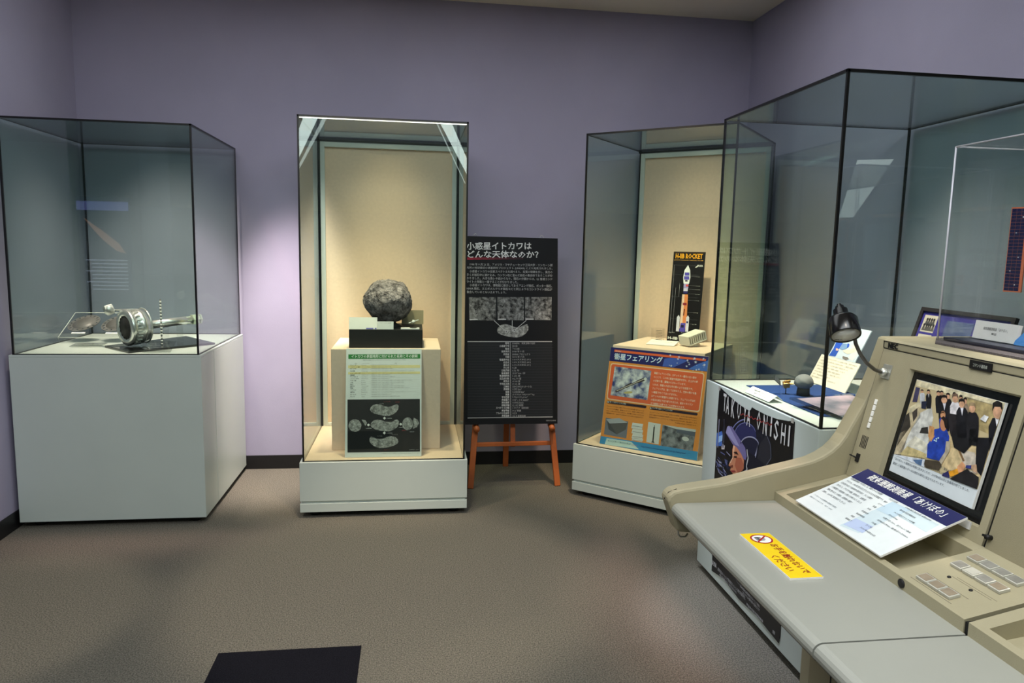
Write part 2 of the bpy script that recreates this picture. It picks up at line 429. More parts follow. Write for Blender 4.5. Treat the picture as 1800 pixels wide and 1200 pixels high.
fs = [tuple(v.index for v in f.verts) for f in bm.faces]; bm.free()
MB(ROCK).add(vv, fs, smooth=True).build('rock_body', rk)
MB(MATBLACK).lathe([(.062, 0), (.062, .004), (.03, .02), (.026, .045)], 24, M=Matrix.Translation((-.13, 4.22, .9897))).build('stand', rk)
MB(PAPER, frame((-.150, 4.118, 1.215), (1, 0, .55), (0, .4, 1))).box(-.016, .016, -.003, .003, -.01, .012).build('white_chip', rk, label='small white chip')  # small white chip on the upper front of the rock

def card(name, label, cat, M, w, h, t=.003, lines=(), mt=None, group=None, base=None):
    """a printed card standing in frame M (origin bottom left of its face)"""
    o = M @ Vector((w/2, 0, 0))
    r = thing(name, label, cat, o, group or ('label cards in the cases' if name == 'label_card' else None))
    MB(mt or PAPER, M).box(0, w, 0, h, -t, 0).build('card_face', r)
    if base: MB(mt or PAPER, M).add(base, [(0, 1, 2, 3)]).build('card_foot', r)
    if lines:
        b = MB(ink(60, 60, 62), M)
        for (tx, u, v, wd, hh) in lines: text_at(b, tx, (u, v), wd, hh, z=.0006)
        b.build('lettering', r)
    return r
def lean(o, u, deg):
    """frame at o, running along u, face leaning back by deg degrees"""
    u = Vector(u).normalized(); bk = Vector((0, 0, 1)).cross(u)
    return frame(o, u, math.cos(math.radians(deg))*Vector((0, 0, 1))+math.sin(math.radians(deg))*bk)
c1 = card('label_card', 'large white label card leaning at the left of the black riser', 'label card', lean((-.357, 4.052, .990), (1, 0, 0), 15), .156, .068)
MB(ink(120, 118, 190), lean((-.357, 4.052, .990), (1, 0, 0), 15)).box(.095, .135, .001, .008, 0, .0008).box(.142, .152, .001, .008, 0, .0008).build('logo_print', c1)
card('label_card', 'small white label card in front of the asteroid model', 'label card', lean((-.200, 4.052, .990), (1, 0, 0), 12), .089, .045, lines=[('はやぶさ', .014, .034, .014, .004), ('1/2000 模型', .034, .034, .042, .004)])
sp = thing('spacecraft_model', 'tiny white spacecraft model on a thin stand beside the asteroid', 'spacecraft model', (.0, 4.07, .989))
MB(PAPER).box(-.07, .034, 4.052, 4.10, .9897, .997).build('base_plate', sp, bevel=.001)
MB(MATBLACK).lathe([(.02, 0), (.02, .003), (.001, .003), (.001, .028)], 16, M=Matrix.Translation((0, 4.075, .997))).build('stand', sp)
SM = frame((0, 4.075, 1.033), (1, .1, .32), (0, .3, 1))
MB(PAPER, SM).box(-.028, .030, -.0015, .0015, -.007, .007).build('solar_panel', sp)
MB(PAPER, SM).box(-.006, .008, -.005, .006, -.006, .006).cyl((0, .005, 0), (0, .010, 0), .005, .002).build('spacecraft_body', sp)
card('backing_card', 'plain beige backing card standing behind the tiny spacecraft model', 'card', lean((-.07, 4.34, .9897), (1, 0, 0), 3), .13, .085, mt=mat('beige_card', (168, 156, 128), .8))

ROCKPIC = rockmat('printed_asteroid_grey', (118, 118, 116), (190, 190, 186), 60)
ROCKPIC2 = rockmat('printed_boulders_grey', (44, 44, 44), (150, 150, 148), 46)
W_, K_ = ink(240, 240, 236), ink(18, 19, 22)

def board(name, label, cat, M, w, h, t, edge, face, group=None, quad=None):
    """a rigid printed board: one slab, with its print as children"""
    r = thing(name, label, cat, M @ Vector((w/2, 0, -t/2)), group or ('printed information boards' if name == 'information_board' else None))
    b = MB(edge, M).box(0, w, 0, h, -t, 0, edge); b.box(0.0006, w-.0006, .0006, h-.0006, -.0002, .0002, face); b.build('board', r)
    return r, Sheet(M, w, h, quad)

def peanut(s, part, cx, cy, w, h, mt, layer, flip=1, lean_=0):
    """outline of the bean shaped asteroid, hollow on top (flip 1) or below"""
    base = [(-1, 0), (-.96, -.4), (-.78, -.8), (-.5, -.96), (-.2, -.82), (.05, -.58), (.3, -.5), (.52, -.58), (.72, -.84), (.9, -.92), (1, -.62), (.98, -.12), (.86, .35), (.6, .76), (.3, .98), (0, .95), (-.35, .82), (-.7, .58), (-.92, .3)]
    pts = [(cx+w/2*x+lean_*y+w*.012*(random.random()-.5), cy+flip*h/2*y+h*.03*(random.random()-.5)) for x, y in base]
    s.poly(part, pts, mt, layer)

# white panel leaning on the block in the asteroid case
M = frame((-.366, 3.852, zf+.0006), (1, 0, 0), (0.006, .135, .578))
r, s = board('information_board', 'white information panel with green heading and asteroid photos, in the bright case', 'information panel', M, .412, .593, .006, PAPER, ink(228, 232, 230), quad=[(58, 80), (775, 85), (770, 1115), (45, 1118)])
s.alias = dict(asteroid_print='photo_print', marker_print='photo_print', caption_lettering='photo_print', table_stripe='table_lettering', table_rule='table_lettering')
G_ = ink(48, 132, 62)
s.quad('heading_band', 78, 135, 762, 178, G_)
s.text('heading_lettering', 'イトカワの表面地形に付けられた名称とその説明', 108, 172, 735, 172, .0195, W_, 1, .012)
s.text('subheading_lettering', '国際天文学連合 (IAU) に承認されたイトカワの地名と、イトカワの地形の通称名', 218, 195, 622, 195, .0045, ink(60, 60, 60), 1)
for y0, y1 in ((240, 268), (303, 325)): s.quad('table_stripe', 76, y0, 760, y1, ink(236, 222, 160))
rows = [(238, 'クレーター', 'Arcoona', .55), (256, 'アルクーナ地域', 'Arcoona Regio', .42), (272, 'ウーメラ', 'Catalina', .45), (294, '内之浦', 'Uchinoura', .9),
        (316, 'ミューゼスの海', 'MUSES-C Regio', .95), (333, '相模原', 'Sagamihara', .4), (350, 'サンマルコ', 'San Marco', .5), (368, 'ハンマーギラ', 'Hammaguira', .4), (385, 'カモイ岩', 'Kamoi', .85),
        (404, '小松', 'Komaba', .68), (421, '能代', 'Noshiro', .46), (439, '由野台', 'Yoshinodai', .7), (456, '筑波', 'Tsukuba', .8), (475, 'ペンシル', 'Pencil', .5), (496, '淵野辺', 'Fuchinobe', .93), (518, 'ローレル', 'Laurel', .42), (538, 'ガンド', 'Gando', .6)]
filler = '小惑星表面の地形の名称は地球上の場所や打上げ基地の名前にちなんで付けられています。'
s.text('table_lettering', '地形名', 138, 226, 160, 226, .004, ink(90, 90, 90)); s.text('table_lettering', 'アルファベット表記', 210, 226, 276, 226, .004, ink(90, 90, 90)); s.text('table_lettering', '説明', 516, 226, 538, 226, .004, ink(90, 90, 90))
for i, (y, a, b_, k) in enumerate(rows):
    s.text('table_lettering', a, 96, y+5, 96+14*len(a), y+5, .0058, ink(45, 45, 48), 1, .02)
    s.text('table_lettering', b_, 202, y+4, 202+6.5*len(b_), y+4, .0042, ink(95, 95, 98))
    n = int(len(filler)*k); s.text('table_lettering', filler[:n], 290, y+4, 290+460*k, y+4, .0042, ink(120, 120, 122))
    s.line('table_rule', 76, y+10, 760, y+10, .0004, ink(190, 190, 188))
s.quad('photo_print', 70, 566, 757, 1070, ink(10, 11, 13))
peanut(s, 'asteroid_print', 418, 668, 270, 118, ROCKPIC, 2)
peanut(s, 'asteroid_print', 422, 815, 270, 118, ROCKPIC, 2)
peanut(s, 'asteroid_print', 414, 975, -274, 118, ROCKPIC, 2)
s.blob('asteroid_print', 140, 813, 62, 60, ROCKPIC, 2, rough=.06); s.poly('asteroid_print', [(203, 758), (240, 765), (255, 790), (240, 820), (225, 795)], ROCKPIC, 2)
s.blob('asteroid_print', 640, 803, 52, 62, ROCKPIC, 2, rough=.06); s.poly('asteroid_print', [(690, 775), (700, 745), (735, 765), (750, 800), (725, 840), (690, 850), (700, 810)], ROCKPIC, 2)
for x, y in ((420, 747), (268, 810), (574, 806), (418, 888)): s.poly('marker_print', [(x, y-14), (x+14, y), (x, y+14), (x-14, y)], W_, 2)
for x, y, w in ((440, 752, 50), (243, 845, 55), (556, 840, 50), (440, 893, 55)): s.text('caption_lettering', '90度回転', x, y, x+w, y, .004, W_, 2)
for x, y, w, t in ((412, 594, 62, 'ミューゼスの海'), (524, 598, 38, '内之浦'), (584, 870, 40, '由野台'), (414, 1054, 54, 'アルクーナ')): s.text('caption_lettering', t, x, y, x+w, y, .005, ink(170, 60, 60), 2)
for x, y, w, t in ((372, 612, 40, 'カモイ岩'), (660, 884, 42, '相模原'), (352, 920, 46, 'ペンシル'), (488, 908, 56, 'サンマルコ'), (655, 1055, 92, '画像提供：JAXA')): s.text('caption_lettering', t, x, y, x+w, y, .004, ink(190, 190, 190), 2)
s.text('credit_lettering', 'この解説パネルの内容は http://www.isas.jaxa.jp/ によります', 380, 1088, 752, 1088, .004, ink(90, 90, 90))
s.done(r)

# ------------------------------------------------------------------ rocket case
zr = .3184
props(MB(CREAM, MR).box(.14, .70, .20, .74, zr, .8993).build('plinth_block', origin=MR @ Vector((.42, .47, zr)), bevel=.003),
      'cream plinth block under the rocket poster inside the angled case', 'plinth')
RX = MR.to_3x3() @ Vector((1, 0, 0)); RY = MR.to_3x3() @ Vector((0, 1, 0))
M = frame(MR @ Vector((.133, .082, zr+.0006)), RX, Vector((0, 0, 1))*.57+RY*.108+RX*.018)
r, s = board('information_board', 'orange information panel on satellite fairings leaning inside the angled case', 'information panel', M, .592, .577, .007, PAPER, ink(238, 150, 66), quad=[(155, 75), (1075, 165), (958, 1182), (20, 1022)])
s.alias = dict(star_print='header_band', header_stripe='header_band', title_lettering='title_bar')
NAVY = ink(40, 38, 104); ORED = ink(238, 106, 62)
s.poly('header_band', [(155, 75), (1075, 165), (1060, 308), (135, 208)], NAVY, 0)
s.poly('header_band', [(660, 185), (760, 170), (880, 205), (740, 270), (640, 258)], ink(72, 98, 190), 1)
s.poly('header_band', [(1070, 200), (1062, 305), (880, 286), (960, 240)], ink(76, 116, 206), 1)
s.poly('header_stripe', [(190, 100), (1050, 188), (1046, 208), (185, 122)], ORED, 2)
s.text('heading_lettering', '衛星フェアリング', 180, 196, 640, 236, .040, ink(90, 150, 230), 2, .045)
s.text('heading_lettering', '衛星フェアリング', 182, 195, 638, 235, .038, ink(246, 248, 250), 3, .008)
s.text('heading_lettering', '展示解説', 196, 119, 252, 125, .006, W_, 3)
random.seed(3)
for i in range(26):
    x = 690+375*random.random(); y = 150+(x-690)*.1+random.random()*125; k = random.choice((4, 5, 7, 12, 16))
    pts = [(x+(k if j % 2 == 0 else k*.42)*math.sin(j*math.pi/5+.2), y-(k if j % 2 == 0 else k*.42)*math.cos(j*math.pi/5+.2)) for j in range(10)]
    s.poly('star_print', pts, ink(214, 216, 240), 3)
def rquad(TL, TR, BR, BL, k=14):
    P = [Vector(p) for p in (TL, TR, BR, BL)]; out = []
    for i in range(4):
        a = (P[i-1]-P[i]).normalized()*k; b = (P[(i+1) % 4]-P[i]).normalized()*k
        for t in (0, .3, .6, 1): out.append(tuple(P[i]+a*(1-t)**2+b*t**2))
    return out
s.poly('text_box', rquad((150, 228), (1035, 322), (985, 702), (100, 582), 26), ink(250, 214, 176), 0)
s.poly('text_box', rquad((157, 238), (1026, 330), (978, 690), (110, 574), 22), ORED, 1)
EARTH = mat('printed_earth_clouds', (52, 66, 130), .5, nz=(26, 0), rgb2=(232, 234, 236), detail=8)
s.poly('photo_print', [(188, 262), (534, 303), (492, 588), (140, 543)], EARTH, 2)
for x0, y0, x1, y1, w in ((190, 508, 300, 455, .012), (285, 462, 345, 430, .016), (340, 440, 410, 405, .012), (400, 412, 480, 380, .018)): s.line('photo_print', x0, y0, x1, y1, w, ink(70, 60, 58), 3)
s.line('photo_print', 200, 500, 470, 380, .004, ink(214, 204, 190), 4); s.blob('photo_print', 310, 515, 42, 12, ink(206, 190, 130), 3, rot=-.1); s.blob('photo_print', 476, 382, 14, 15, ink(230, 230, 226), 4)
body = ['衛星フェアリングは、ロケットの一番先の白い部分', 'のことで、この中に衛星や探査機を守り、打上げの時', 'の空気や音、震動からまもっています。', 'いわば、衛星の大切な守る殻のような役割です。', 'フェアリングは、軽くて丈夫なうえ、空気の熱にも強', 'い構造でなくてはいけません。', 'ロケットが大気圏外に到達すると、フェアリングは片', 'の役目を終えて切り離されるため、設計のタイミン', 'グで確実に分離することが求められます。']
for i, t in enumerate(body):
    y = 334+i*37; x = 560-i*5; w = 432*len(t)/25
    s.text('body_lettering', t, x, y, x+w, y+w*.117, .0135, ink(255, 232, 210), 2, .01)
for x, y, w, t in ((106, 606, 378, '軽くて丈夫なハニカム構造'), (514, 662, 456, '打上げ時の衛星フェアリングの役割')):
    s.poly('title_bar', rquad((x, y-10), (x+w, y+w*.125-10), (x+w-5, y+w*.125+15), (x-4, y+15), 12), ink(44, 24, 40), 1)
    s.text('title_lettering', t, x+22, y+9, x+22+w*.42, y+9+w*.42*.125, .009, W_, 2)
    s.blob('title_lettering', x+9, y+4, 6, 7, W_, 2)
for i, t in enumerate(['フェアリングは強くて軽いアルミハニカムを薄い板ではさんだ', 'サンドイッチ構造。軽量なパネルで、強度と剛性があり', 'ます。いろいろな場所に使われ、飛行機にも用いられている', '構造材です。身近では段ボールも似た仕組みです。']):
    s.text('body_lettering', t, 104-i*3, 655+i*23, 460-i*3, 700+i*23, .0075, ink(84, 40, 22), 1)
for i, t in enumerate(['打上げでフェアリングは、空気との摩擦、大きな音や振動を防ぐ', 'ほかの衛星や地球環境に影響しないように、素材が工夫されています。', '空気抵抗が小さくなるように、先端はまるみのある形。海に落下したあ', 'とは回収されることもあります。']):
    a = 512 if i < 3 else 760
    s.text('body_lettering', t, a-i*3, 712+i*24+(a-512)*.12, 964-i*3, 768+i*24, .0075, ink(84, 40, 22), 1)
s.poly('photo_row_print', [(88, 765), (304, 800), (282, 968), (66, 930)], ink(120, 122, 134), 1)
s.poly('photo_row_print', [(92, 780), (220, 768), (298, 812), (120, 822)], ink(176, 178, 184), 2); s.poly('photo_row_print', [(100, 790), (126, 824), (190, 930), (112, 880)], ink(74, 74, 78), 2); s.poly('photo_row_print', [(124, 824), (298, 812), (280, 880), (190, 930)], ink(92, 90, 90), 2)
for a, b_ in ((818, 70), (878, 60), (925, 62), (968, 40)):
    s.poly('photo_row_print', [(345, a-8), (446, a+6), (436, a-8+b_), (332, a-22+b_)], ink(226, 226, 222), 1)
    s.line('photo_row_print', 342, a+b_*.35, 438, a+12+b_*.35, .002, ink(140, 132, 128), 2)
s.poly('photo_row_print', [(498, 802), (616, 822), (592, 1024), (474, 1002)], ink(224, 224, 220), 1)
s.line('photo_row_print', 553, 850, 538, 1000, .008, ink(60, 60, 54), 2); s.line('photo_row_print', 558, 832, 553, 860, .003, ink(60, 60, 54), 2); s.line('photo_row_print', 524, 1000, 552, 1004, .006, ink(60, 60, 54), 2)
DARKE = mat('printed_dark_earth', (38, 40, 50), .5, nz=(30, 0), rgb2=(150, 154, 160), detail=8)
s.poly('photo_row_print', [(634, 828), (950, 872), (920, 1078), (610, 1036)], DARKE, 1)
s.poly('photo_row_print', [(634, 828), (950, 872), (947, 896), (760, 868)], ink(206, 208, 206), 2); s.poly('photo_row_print', [(760, 868), (947, 896), (940, 940), (770, 905)], ink(92, 100, 116), 2); s.blob('photo_row_print', 850, 965, 34, 22, ink(214, 216, 214), 3, rot=.3)
s.poly('footer_band', [(36, 948), (985, 1092), (972, 1182), (20, 1022)], ink(58, 148, 206), 1)
s.poly('footer_band', [(92, 968), (330, 1002), (400, 1075), (70, 1032)], ink(196, 224, 224), 2)
s.text('footer_band', 'もっとくわしく知りたい人は！', 104, 1003, 322, 1034, .011, ink(24, 64, 70), 3, .01)
s.text('footer_band', 'こちらへ', 330, 1040, 386, 1048, .009, ink(226, 60, 70), 3)
s.text('footer_band', 'http://www.rocket.jaxa.jp/basic/knowledge/fairing.html', 426, 1058, 846, 1122, .012, ink(20, 44, 110), 3)
s.done(r)

M = frame(MR @ Vector((.324, .60, .9008)), RX, Vector((0, 0, 1))*.558+RY*.05+RX*.01)
r, s = board('rocket_poster', 'tall black rocket poster leaning at the back of the angled case', 'poster', M, .202, .560, .003, MATBLACK, ink(20, 17, 22), quad=[(408, 130), (738, 135), (650, 1095), (310, 1082)])
s.poly('border_print', [(408, 130), (738, 135), (736, 150), (407, 145)], ink(60, 44, 36), 0)
s.text('heading_lettering', 'H-IIB ROCKET', 424, 202, 706, 205, .032, ink(250, 176, 40), 1, .03)
s.text('heading_lettering', 'JAXA Launch vehicle H-IIB', 410, 222, 714, 228, .006, ink(214, 160, 80), 1, .02)
s.text('logo_lettering', 'JAXA', 648, 290, 708, 292, .016, W_, 1, .03); s.poly('logo_lettering', [(628, 292), (668, 262), (640, 296)], W_, 1)
s.alias = dict(diagram_lettering='diagram_line')
OR2 = ink(244, 150, 92); PU = ink(92, 84, 190)
s.poly('rocket_print', [(556, 268), (576, 320), (577, 395), (562, 462), (505, 462), (502, 395), (518, 320)], ink(244, 244, 246), 1)
s.quad('rocket_print', 520, 345, 568, 378, PU, 2); s.quad('rocket_print', 512, 384, 566, 420, PU, 2); s.quad('rocket_print', 522, 424, 548, 440, ink(60, 50, 80), 2)
s.poly('rocket_print', [(508, 462), (558, 462), (554, 510), (504, 510)], ink(170, 160, 214), 2); s.quad('rocket_print', 530, 470, 556, 492, ink(224, 90, 90), 3)
s.poly('rocket_print', [(505, 510), (550, 510), (546, 545), (502, 545)], ink(214, 210, 236), 2); s.poly('rocket_print', [(504, 540), (548, 540), (544, 565), (500, 565)], ink(50, 46, 110), 3)
s.poly('rocket_print', [(490, 575), (550, 575), (526, 940), (452, 940)], OR2, 1); s.poly('rocket_print', [(490, 575), (515, 575), (480, 940), (452, 940)], ink(250, 214, 190), 2)
s.quad('rocket_print', 494, 664, 536, 690, ink(150, 40, 60), 3); s.poly('rocket_print', [(505, 730), (516, 730), (506, 800), (494, 800)], ink(120, 60, 40), 3)
for x in (440, 540):
    s.poly('rocket_print', [(x+8, 796), (x+20, 820), (x+6, 975), (x-26, 972), (x-12, 820)], ink(230, 228, 244), 3)
s.poly('rocket_print', [(468, 880), (520, 880), (508, 978), (450, 974)], PU, 3); s.quad('rocket_print', 470, 900, 500, 930, ink(40, 36, 70), 4); s.quad('rocket_print', 528, 860, 548, 880, ink(60, 50, 120), 4)
for y, x0, x1 in ((388, 570, 676), (484, 560, 676), (522, 556, 674), (571, 552, 670), (637, 548, 664), (766, 540, 650), (890, 560, 634)):
    s.line('diagram_line', x0, y-3, x1-44, y-2, .0008, ink(150, 150, 156), 1)
    s.text('diagram_lettering', 'フェアリング' if y < 400 else 'エンジン部', x1-44, y+4, x1, y+5, .004, W_, 1)
for x0, y0, x1, y1 in ((412, 268, 345, 985), (422, 505, 372, 985), (466, 460, 452, 600)): s.line('diagram_line', x0, y0, x1, y1, .0011, ink(190, 190, 194), 1)
for y in (268, 365, 600, 835): s.line('diagram_line', 400-y*.05, y, 690-y*.05, y+8, .0007, ink(120, 120, 124), 1)
for x, t in ((342, '全長'), (378, 'φ5.2m'), (478, '56.6')): s.text('diagram_lettering', t, x-8, 992, x+22, 994, .006, W_, 1)
s.text('title_lettering', 'H-IIB', 322, 1062, 432, 1066, .017, W_, 1, .04); s.text('title_lettering', 'ロケット', 442, 1066, 480, 1068, .009, ink(190, 190, 190), 1)
s.done(r)

hc = thing('honeycomb_sample', 'white ribbed block tilted on the plinth in front of the rocket poster', 'model', MR @ Vector((.53, .44, .90)))
HM = MR @ Matrix.Translation((.470, .435, .9065)) @ Matrix.Rotation(math.radians(-32), 4, 'Z') @ Matrix.Rotation(math.radians(16), 4, 'X')
WPL = mat('white_plastic', (232, 230, 220), .5, nz=(20, .02))
b = MB(WPL, HM)
b.box(0, .092, 0, .13, .050, .056); b.box(0, .092, 0, .13, 0, .005)
for i in range(9): b.box(0, .092, i*.0155, i*.0155+.006, .004, .051)
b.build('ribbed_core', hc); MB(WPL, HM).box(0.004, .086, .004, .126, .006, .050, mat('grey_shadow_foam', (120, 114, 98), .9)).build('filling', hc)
MB(WPL, MR).box(.50, .57, .44, .50, .9006, .913).build('wedge', hc)
ab = thing('acrylic_block', 'small clear acrylic block left of the rocket poster', 'acrylic block', MR @ Vector((.30, .50, .90)))
MB(ACRYLIC, MR).box(.262, .335, .49, .53, .9006, .985).build('block', ab, bevel=.002)
b = MB(ink(120, 112, 100), MR)
for i in range(8): b.box(.29, .331, .4995, .5005, .905+i*.0095, .9075+i*.0095)
b.build('layer_lines', ab)
card('label_card', 'flat white label card beside the clear acrylic block', 'label card', frame(MR @ Vector((.29, .345, .904)), RX*.95+RY*.1, RY*.99+Vector((0, 0, .12))), .17, .12, lines=[('フェアリング断面', .02, .07, .12, .01)])

# ------------------------------------------------------------------ hatch case (left)
STEEL = mat('polished_steel', (236, 237, 232), .26, .85, nz=(14, .06))
STEELR = mat('brushed_steel', (214, 215, 210), .36, .85, nz=(40, .08))
BORE = mat('dark_bore', (16, 17, 18), .6, nz=(30, .2))
PALEG = mat('pale_green_metal', (176, 190, 168), .4, .5, nz=(20, .06))
GLOSSB = mat('gloss_black_acrylic', (14, 14, 15), .08, nz=(10, .1), spec=.6)
zl = .8857
props(MB(GLOSSB).prism([(-1.628, 4.030), (-1.432, 3.822), (-1.100, 4.160), (-1.344, 4.462)], zl+.0006, zl+.012).build('base_plate', origin=(-1.38, 4.12, zl), bevel=.002),
      'glossy black base plate under the metal hatch and tube', 'base plate')
hd = thing('metal_hatch', 'polished metal ring hatch with a long tube and clear supports, on the black plate', 'hatch', (-1.40, 4.09, zl+.012))
AX = Vector((.700, .714, .05)).normalized(); Cc = Vector((-1.507, 3.985, .998))
q = AX.to_track_quat('Z', 'Y').to_matrix().to_4x4(); q.translation = Cc; HX = q
MB(STEEL).lathe([(.062, .004), (.066, 0), (.092, 0), (.097, .006), (.097, .018), (.090, .024), (.088, .030), (.088, .052), (.094, .058), (.094, .074), (.086, .082), (.080, .112), (.060, .120), (.030, .124)], 48, M=HX).build('flange_ring', hd)
MB(BORE).lathe([(.0625, .0035), (.058, .03), (.0, .03)], 40, M=HX).build('dark_opening', hd)
b = MB(BORE)
for i in range(16):
    a = 2*math.pi*i/16; b.cyl((.060*math.cos(a), .060*math.sin(a), .002), (.060*math.cos(a), .060*math.sin(a), .02), .006, .006, 8, M=HX)
b.build('opening_teeth', hd)
for i in range(24):
    a = 2*math.pi*i/24
    MB(STEEL).box(-.006, .006, .083, .096, .030, .054, M=HX @ Matrix.Rotation(a, 4, 'Z')).build('clamp_bolt', hd, bevel=.0015)
MB(STEELR).torus(.093, .004, 48, 8, M=HX, z=.100).build('back_ring', hd)
MB(STEEL).cyl((0, 0, .11), (0, 0, .40), .0225, .0225, 24, M=HX).cyl((0, 0, .11), (0, 0, .125), .034, .024, 24, M=HX).build('tube', hd)
MB(PALEG).lathe([(.021, .335), (.024, .338), (.024, .36), (.019, .362), (.019, .37), (.030, .372), (.030, .400), (.024, .404), (.024, .412), (.030, .414), (.030, .424), (.012, .426)], 6, M=HX, smooth=False).build('hex_fitting', hd)
MB(STEEL).tube([Cc+AX*.10+Vector((-.02, 0, .07)), Cc+AX*.11+Vector((-.07, .02, .082)), Cc+AX*.06+Vector((-.125, .03, .082))], .006, 10).build('side_pipe', hd)
SP = frame(Cc+AX*.03+Vector((-.115, .045, .078)), (.8, .5, .3), (-.3, 0, 1))
MB(STEELR, SP).lathe([(.0, -.03), (.024, -.03), (.026, -.024), (.026, .004), (.020, .008), (.020, .012)], 20, M=SP @ Matrix.Rotation(1.2, 4, 'X')).build('valve_body', hd)
MB(PAPER, SP).box(-.018, .020, -.006, .036, -.016, .016).build('white_valve_cap', hd, bevel=.002, label='white plastic cap on the side valve')
for k, hgt in ((.055, .02), ):
    MB(ACRYLIC).prism([(-.05, 0), (.05, 0), (.04, hgt), (-.04, hgt)], -.02, .02, M=frame(Cc+AX*k-Vector((0, 0, Cc.z-(zl+.0125))), (AX.y, -AX.x, 0), (0, 0, 1))).build('clear_support', hd)
for k in (.22, .30):
    P = Cc+AX*k; MB(ACRYLIC, frame((P.x, P.y, zl+.0125), (AX.y, -AX.x, 0), (0, 0, 1))).box(-.03, .03, 0, P.z-.021-zl-.0125, -.0025, .0025).build('clear_support', hd)
rd = thing('scale_rod', 'thin striped rod standing upright behind the metal tube', 'scale rod', (-1.345, 4.05, zl+.012))
b = MB(mat('pale_bead', (214, 216, 210), .35, nz=(20, .03))); 
for i in range(14): b.lathe([(.0055, i*.0175), (.0055, i*.0175+.011)], 10, M=Matrix.Translation((-1.345, 4.05, zl+.0125)))
b.build('light_bands', rd)
MB(mat('rod_dark', (70, 74, 72), .4)).cyl((-1.345, 4.05, zl+.012), (-1.345, 4.05, zl+.0125+.248), .004).build('rod', rd)
lc = thing('label_card', 'clear text label standing in front of the metal hatch', 'label card', (-1.33, 3.85, zl), 'label cards in the cases')
M = frame((-1.372, 3.838, zl+.004), (1, .03, 0), (.06, .11, .045))
CLEARC = glass('clear_label', (.86, .87, .86, 1), 1)
MB(CLEARC, M).box(0, .135, 0, .115, -.002, 0).build('card_face', lc)
b = MB(ink(96, 98, 100), M)
for i, t in enumerate(('超高真空チャンバー', '小惑星の試料を大気に触れさせずに', '取り扱うための真空の窓とバルブです。', '試料分析のための装置に用いました。')): text_at(b, t, (.012, .086-i*.021), .05 if i == 0 else .11, .008, z=.0005)
b.build('lettering', lc)
tr = thing('sample_tray', 'clear bent acrylic stand with two dark perforated discs, beside the metal hatch', 'display stand', (-1.65, 4.3, zl))
x0, x1 = -1.935, -1.58
TM = Matrix(((0, 0, 1, x0), (1, 0, 0, 0), (0, 1, 0, 0), (0, 0, 0, 1)))
MB(ACRYLIC).prism([(4.215, zl+.0006), (4.219, zl+.0006), (4.205, .918), (4.425, 1.033), (4.423, 1.037), (4.199, .920)], 0, x1-x0, M=TM).build('slanted_sheet', tr, bevel=.001)
b = MB(mat('acrylic_edge', (226, 232, 222), .25)); e = .0016
b.tube([(x0, 4.216, zl+.0026), (x0, 4.202, .9185), (x0, 4.424, 1.035), (x1, 4.424, 1.035)], e, 6); b.tube([(x0, 4.202, .9185), (x1, 4.202, .9185)], e, 6); b.build('polished_edge', tr)
DISC = mat('dark_disc_metal', (104, 104, 102), .5, .2, nz=(30, .1))
for k, cx in enumerate((-1.845, -1.668)):
    DM = frame((cx, 4.315, .985), (1, 0, .13), (0, .22, .105))
    d = MB(DISC).lathe([(.060, 0), (.060, .003), (0, .003)], 40, M=DM).build('perforated_disc', tr)
    b = MB(DISC, DM)
    for i in range(48):
        a0, a1 = 2*math.pi*i/48, 2*math.pi*(i+1)/48
        if i % 3 == 1: R0 = ((.060, .066), (.078, .084))
        else: R0 = ((.060, .084),)
        for ra, rb in R0:
            b.add([(r*math.cos(a), r*math.sin(a), z) for z in (0, .003) for a in (a0, a1) for r in (ra, rb)], [(0, 1, 3, 2), (4, 6, 7, 5), (0, 4, 5, 1), (2, 3, 7, 6), (1, 5, 7, 3), (0, 2, 6, 4)])
    b.build('slotted_rim', d)
    MB(PAPER, frame((cx-.035, 4.232, .936), (1, 0, 0), (0, .2, .104))).box(0, .07, 0, .012, 0, .0015).build('number_strip', tr)
card('label_card', 'faint clear label lying in front of the left perforated disc', 'label card', frame((-1.80, 4.02, zl+.009), (1, .12, 0), (0, 1, .03)), .155, .11, mt=CLEARC, lines=[('焼結金属フィルター', .02, .07, .09, .01), ('多孔質円板の試料です', .02, .04, .11, .01)])

# ------------------------------------------------------------------ astronaut poster on the white base of the right case
XP = 1.3146-.0015
QT = [(1263, 683), (1393, 740), (1369, 1133), (1250, 1003)]
M = frame((XP, 2.893, .058), (0, -1, 0), (0, 0, 1)); W, H = .622, .818
r = thing('astronaut_poster', 'tall black poster of a helmeted astronaut taped to the white case base', 'poster', (XP, 2.58, .45))
POSTER = mat('black_poster_gloss', (15, 15, 20), .3, nz=(3, .15), bump=(5, .15))
top = [(0, H), (.004, H+.004), (.03, H-.002)]+[(.05+.235*i/7, H-.006-.030*math.sin(math.pi*.5*i/7)) for i in range(8)]+[(.297, H-.030), (.305, H-.018), (.33, H-.020), (.42, H-.022), (.50, H-.018), (.58, H-.006), (.610, H+.002), (W, H)]
out = [(0, .32), (.004, .55), (-.004, .70)]+top+[(W+.004, .6), (W, .3), (W+.006, .03), (W, 0), (.45, .014), (.3, .004), (.15, .02), (.03, .0), (.028, .10), (.0, .16)]
MB(POSTER, M).prism(out, -.001, .0008).build('sheet', r)
s = Sheet(M, W, H, QT); s.alias = dict(helmet_line='helmet_print', visor_print='helmet_print', cord_print='helmet_print', suit_print='helmet_print', lower_line_print='lower_photo_print', lower_lettering='lower_photo_print'); z7 = lambda x, y: (1260+x/7.06, 680+y/7.06)
def P7(part, pts, mt, l): s.poly(part, [z7(*p) for p in pts], mt, l+1)
def L7(part, pts, w, mt, l):
    for a, b_ in zip(pts, pts[1:]): s.line(part, *z7(*a), *z7(*b_), w, mt, l+1)
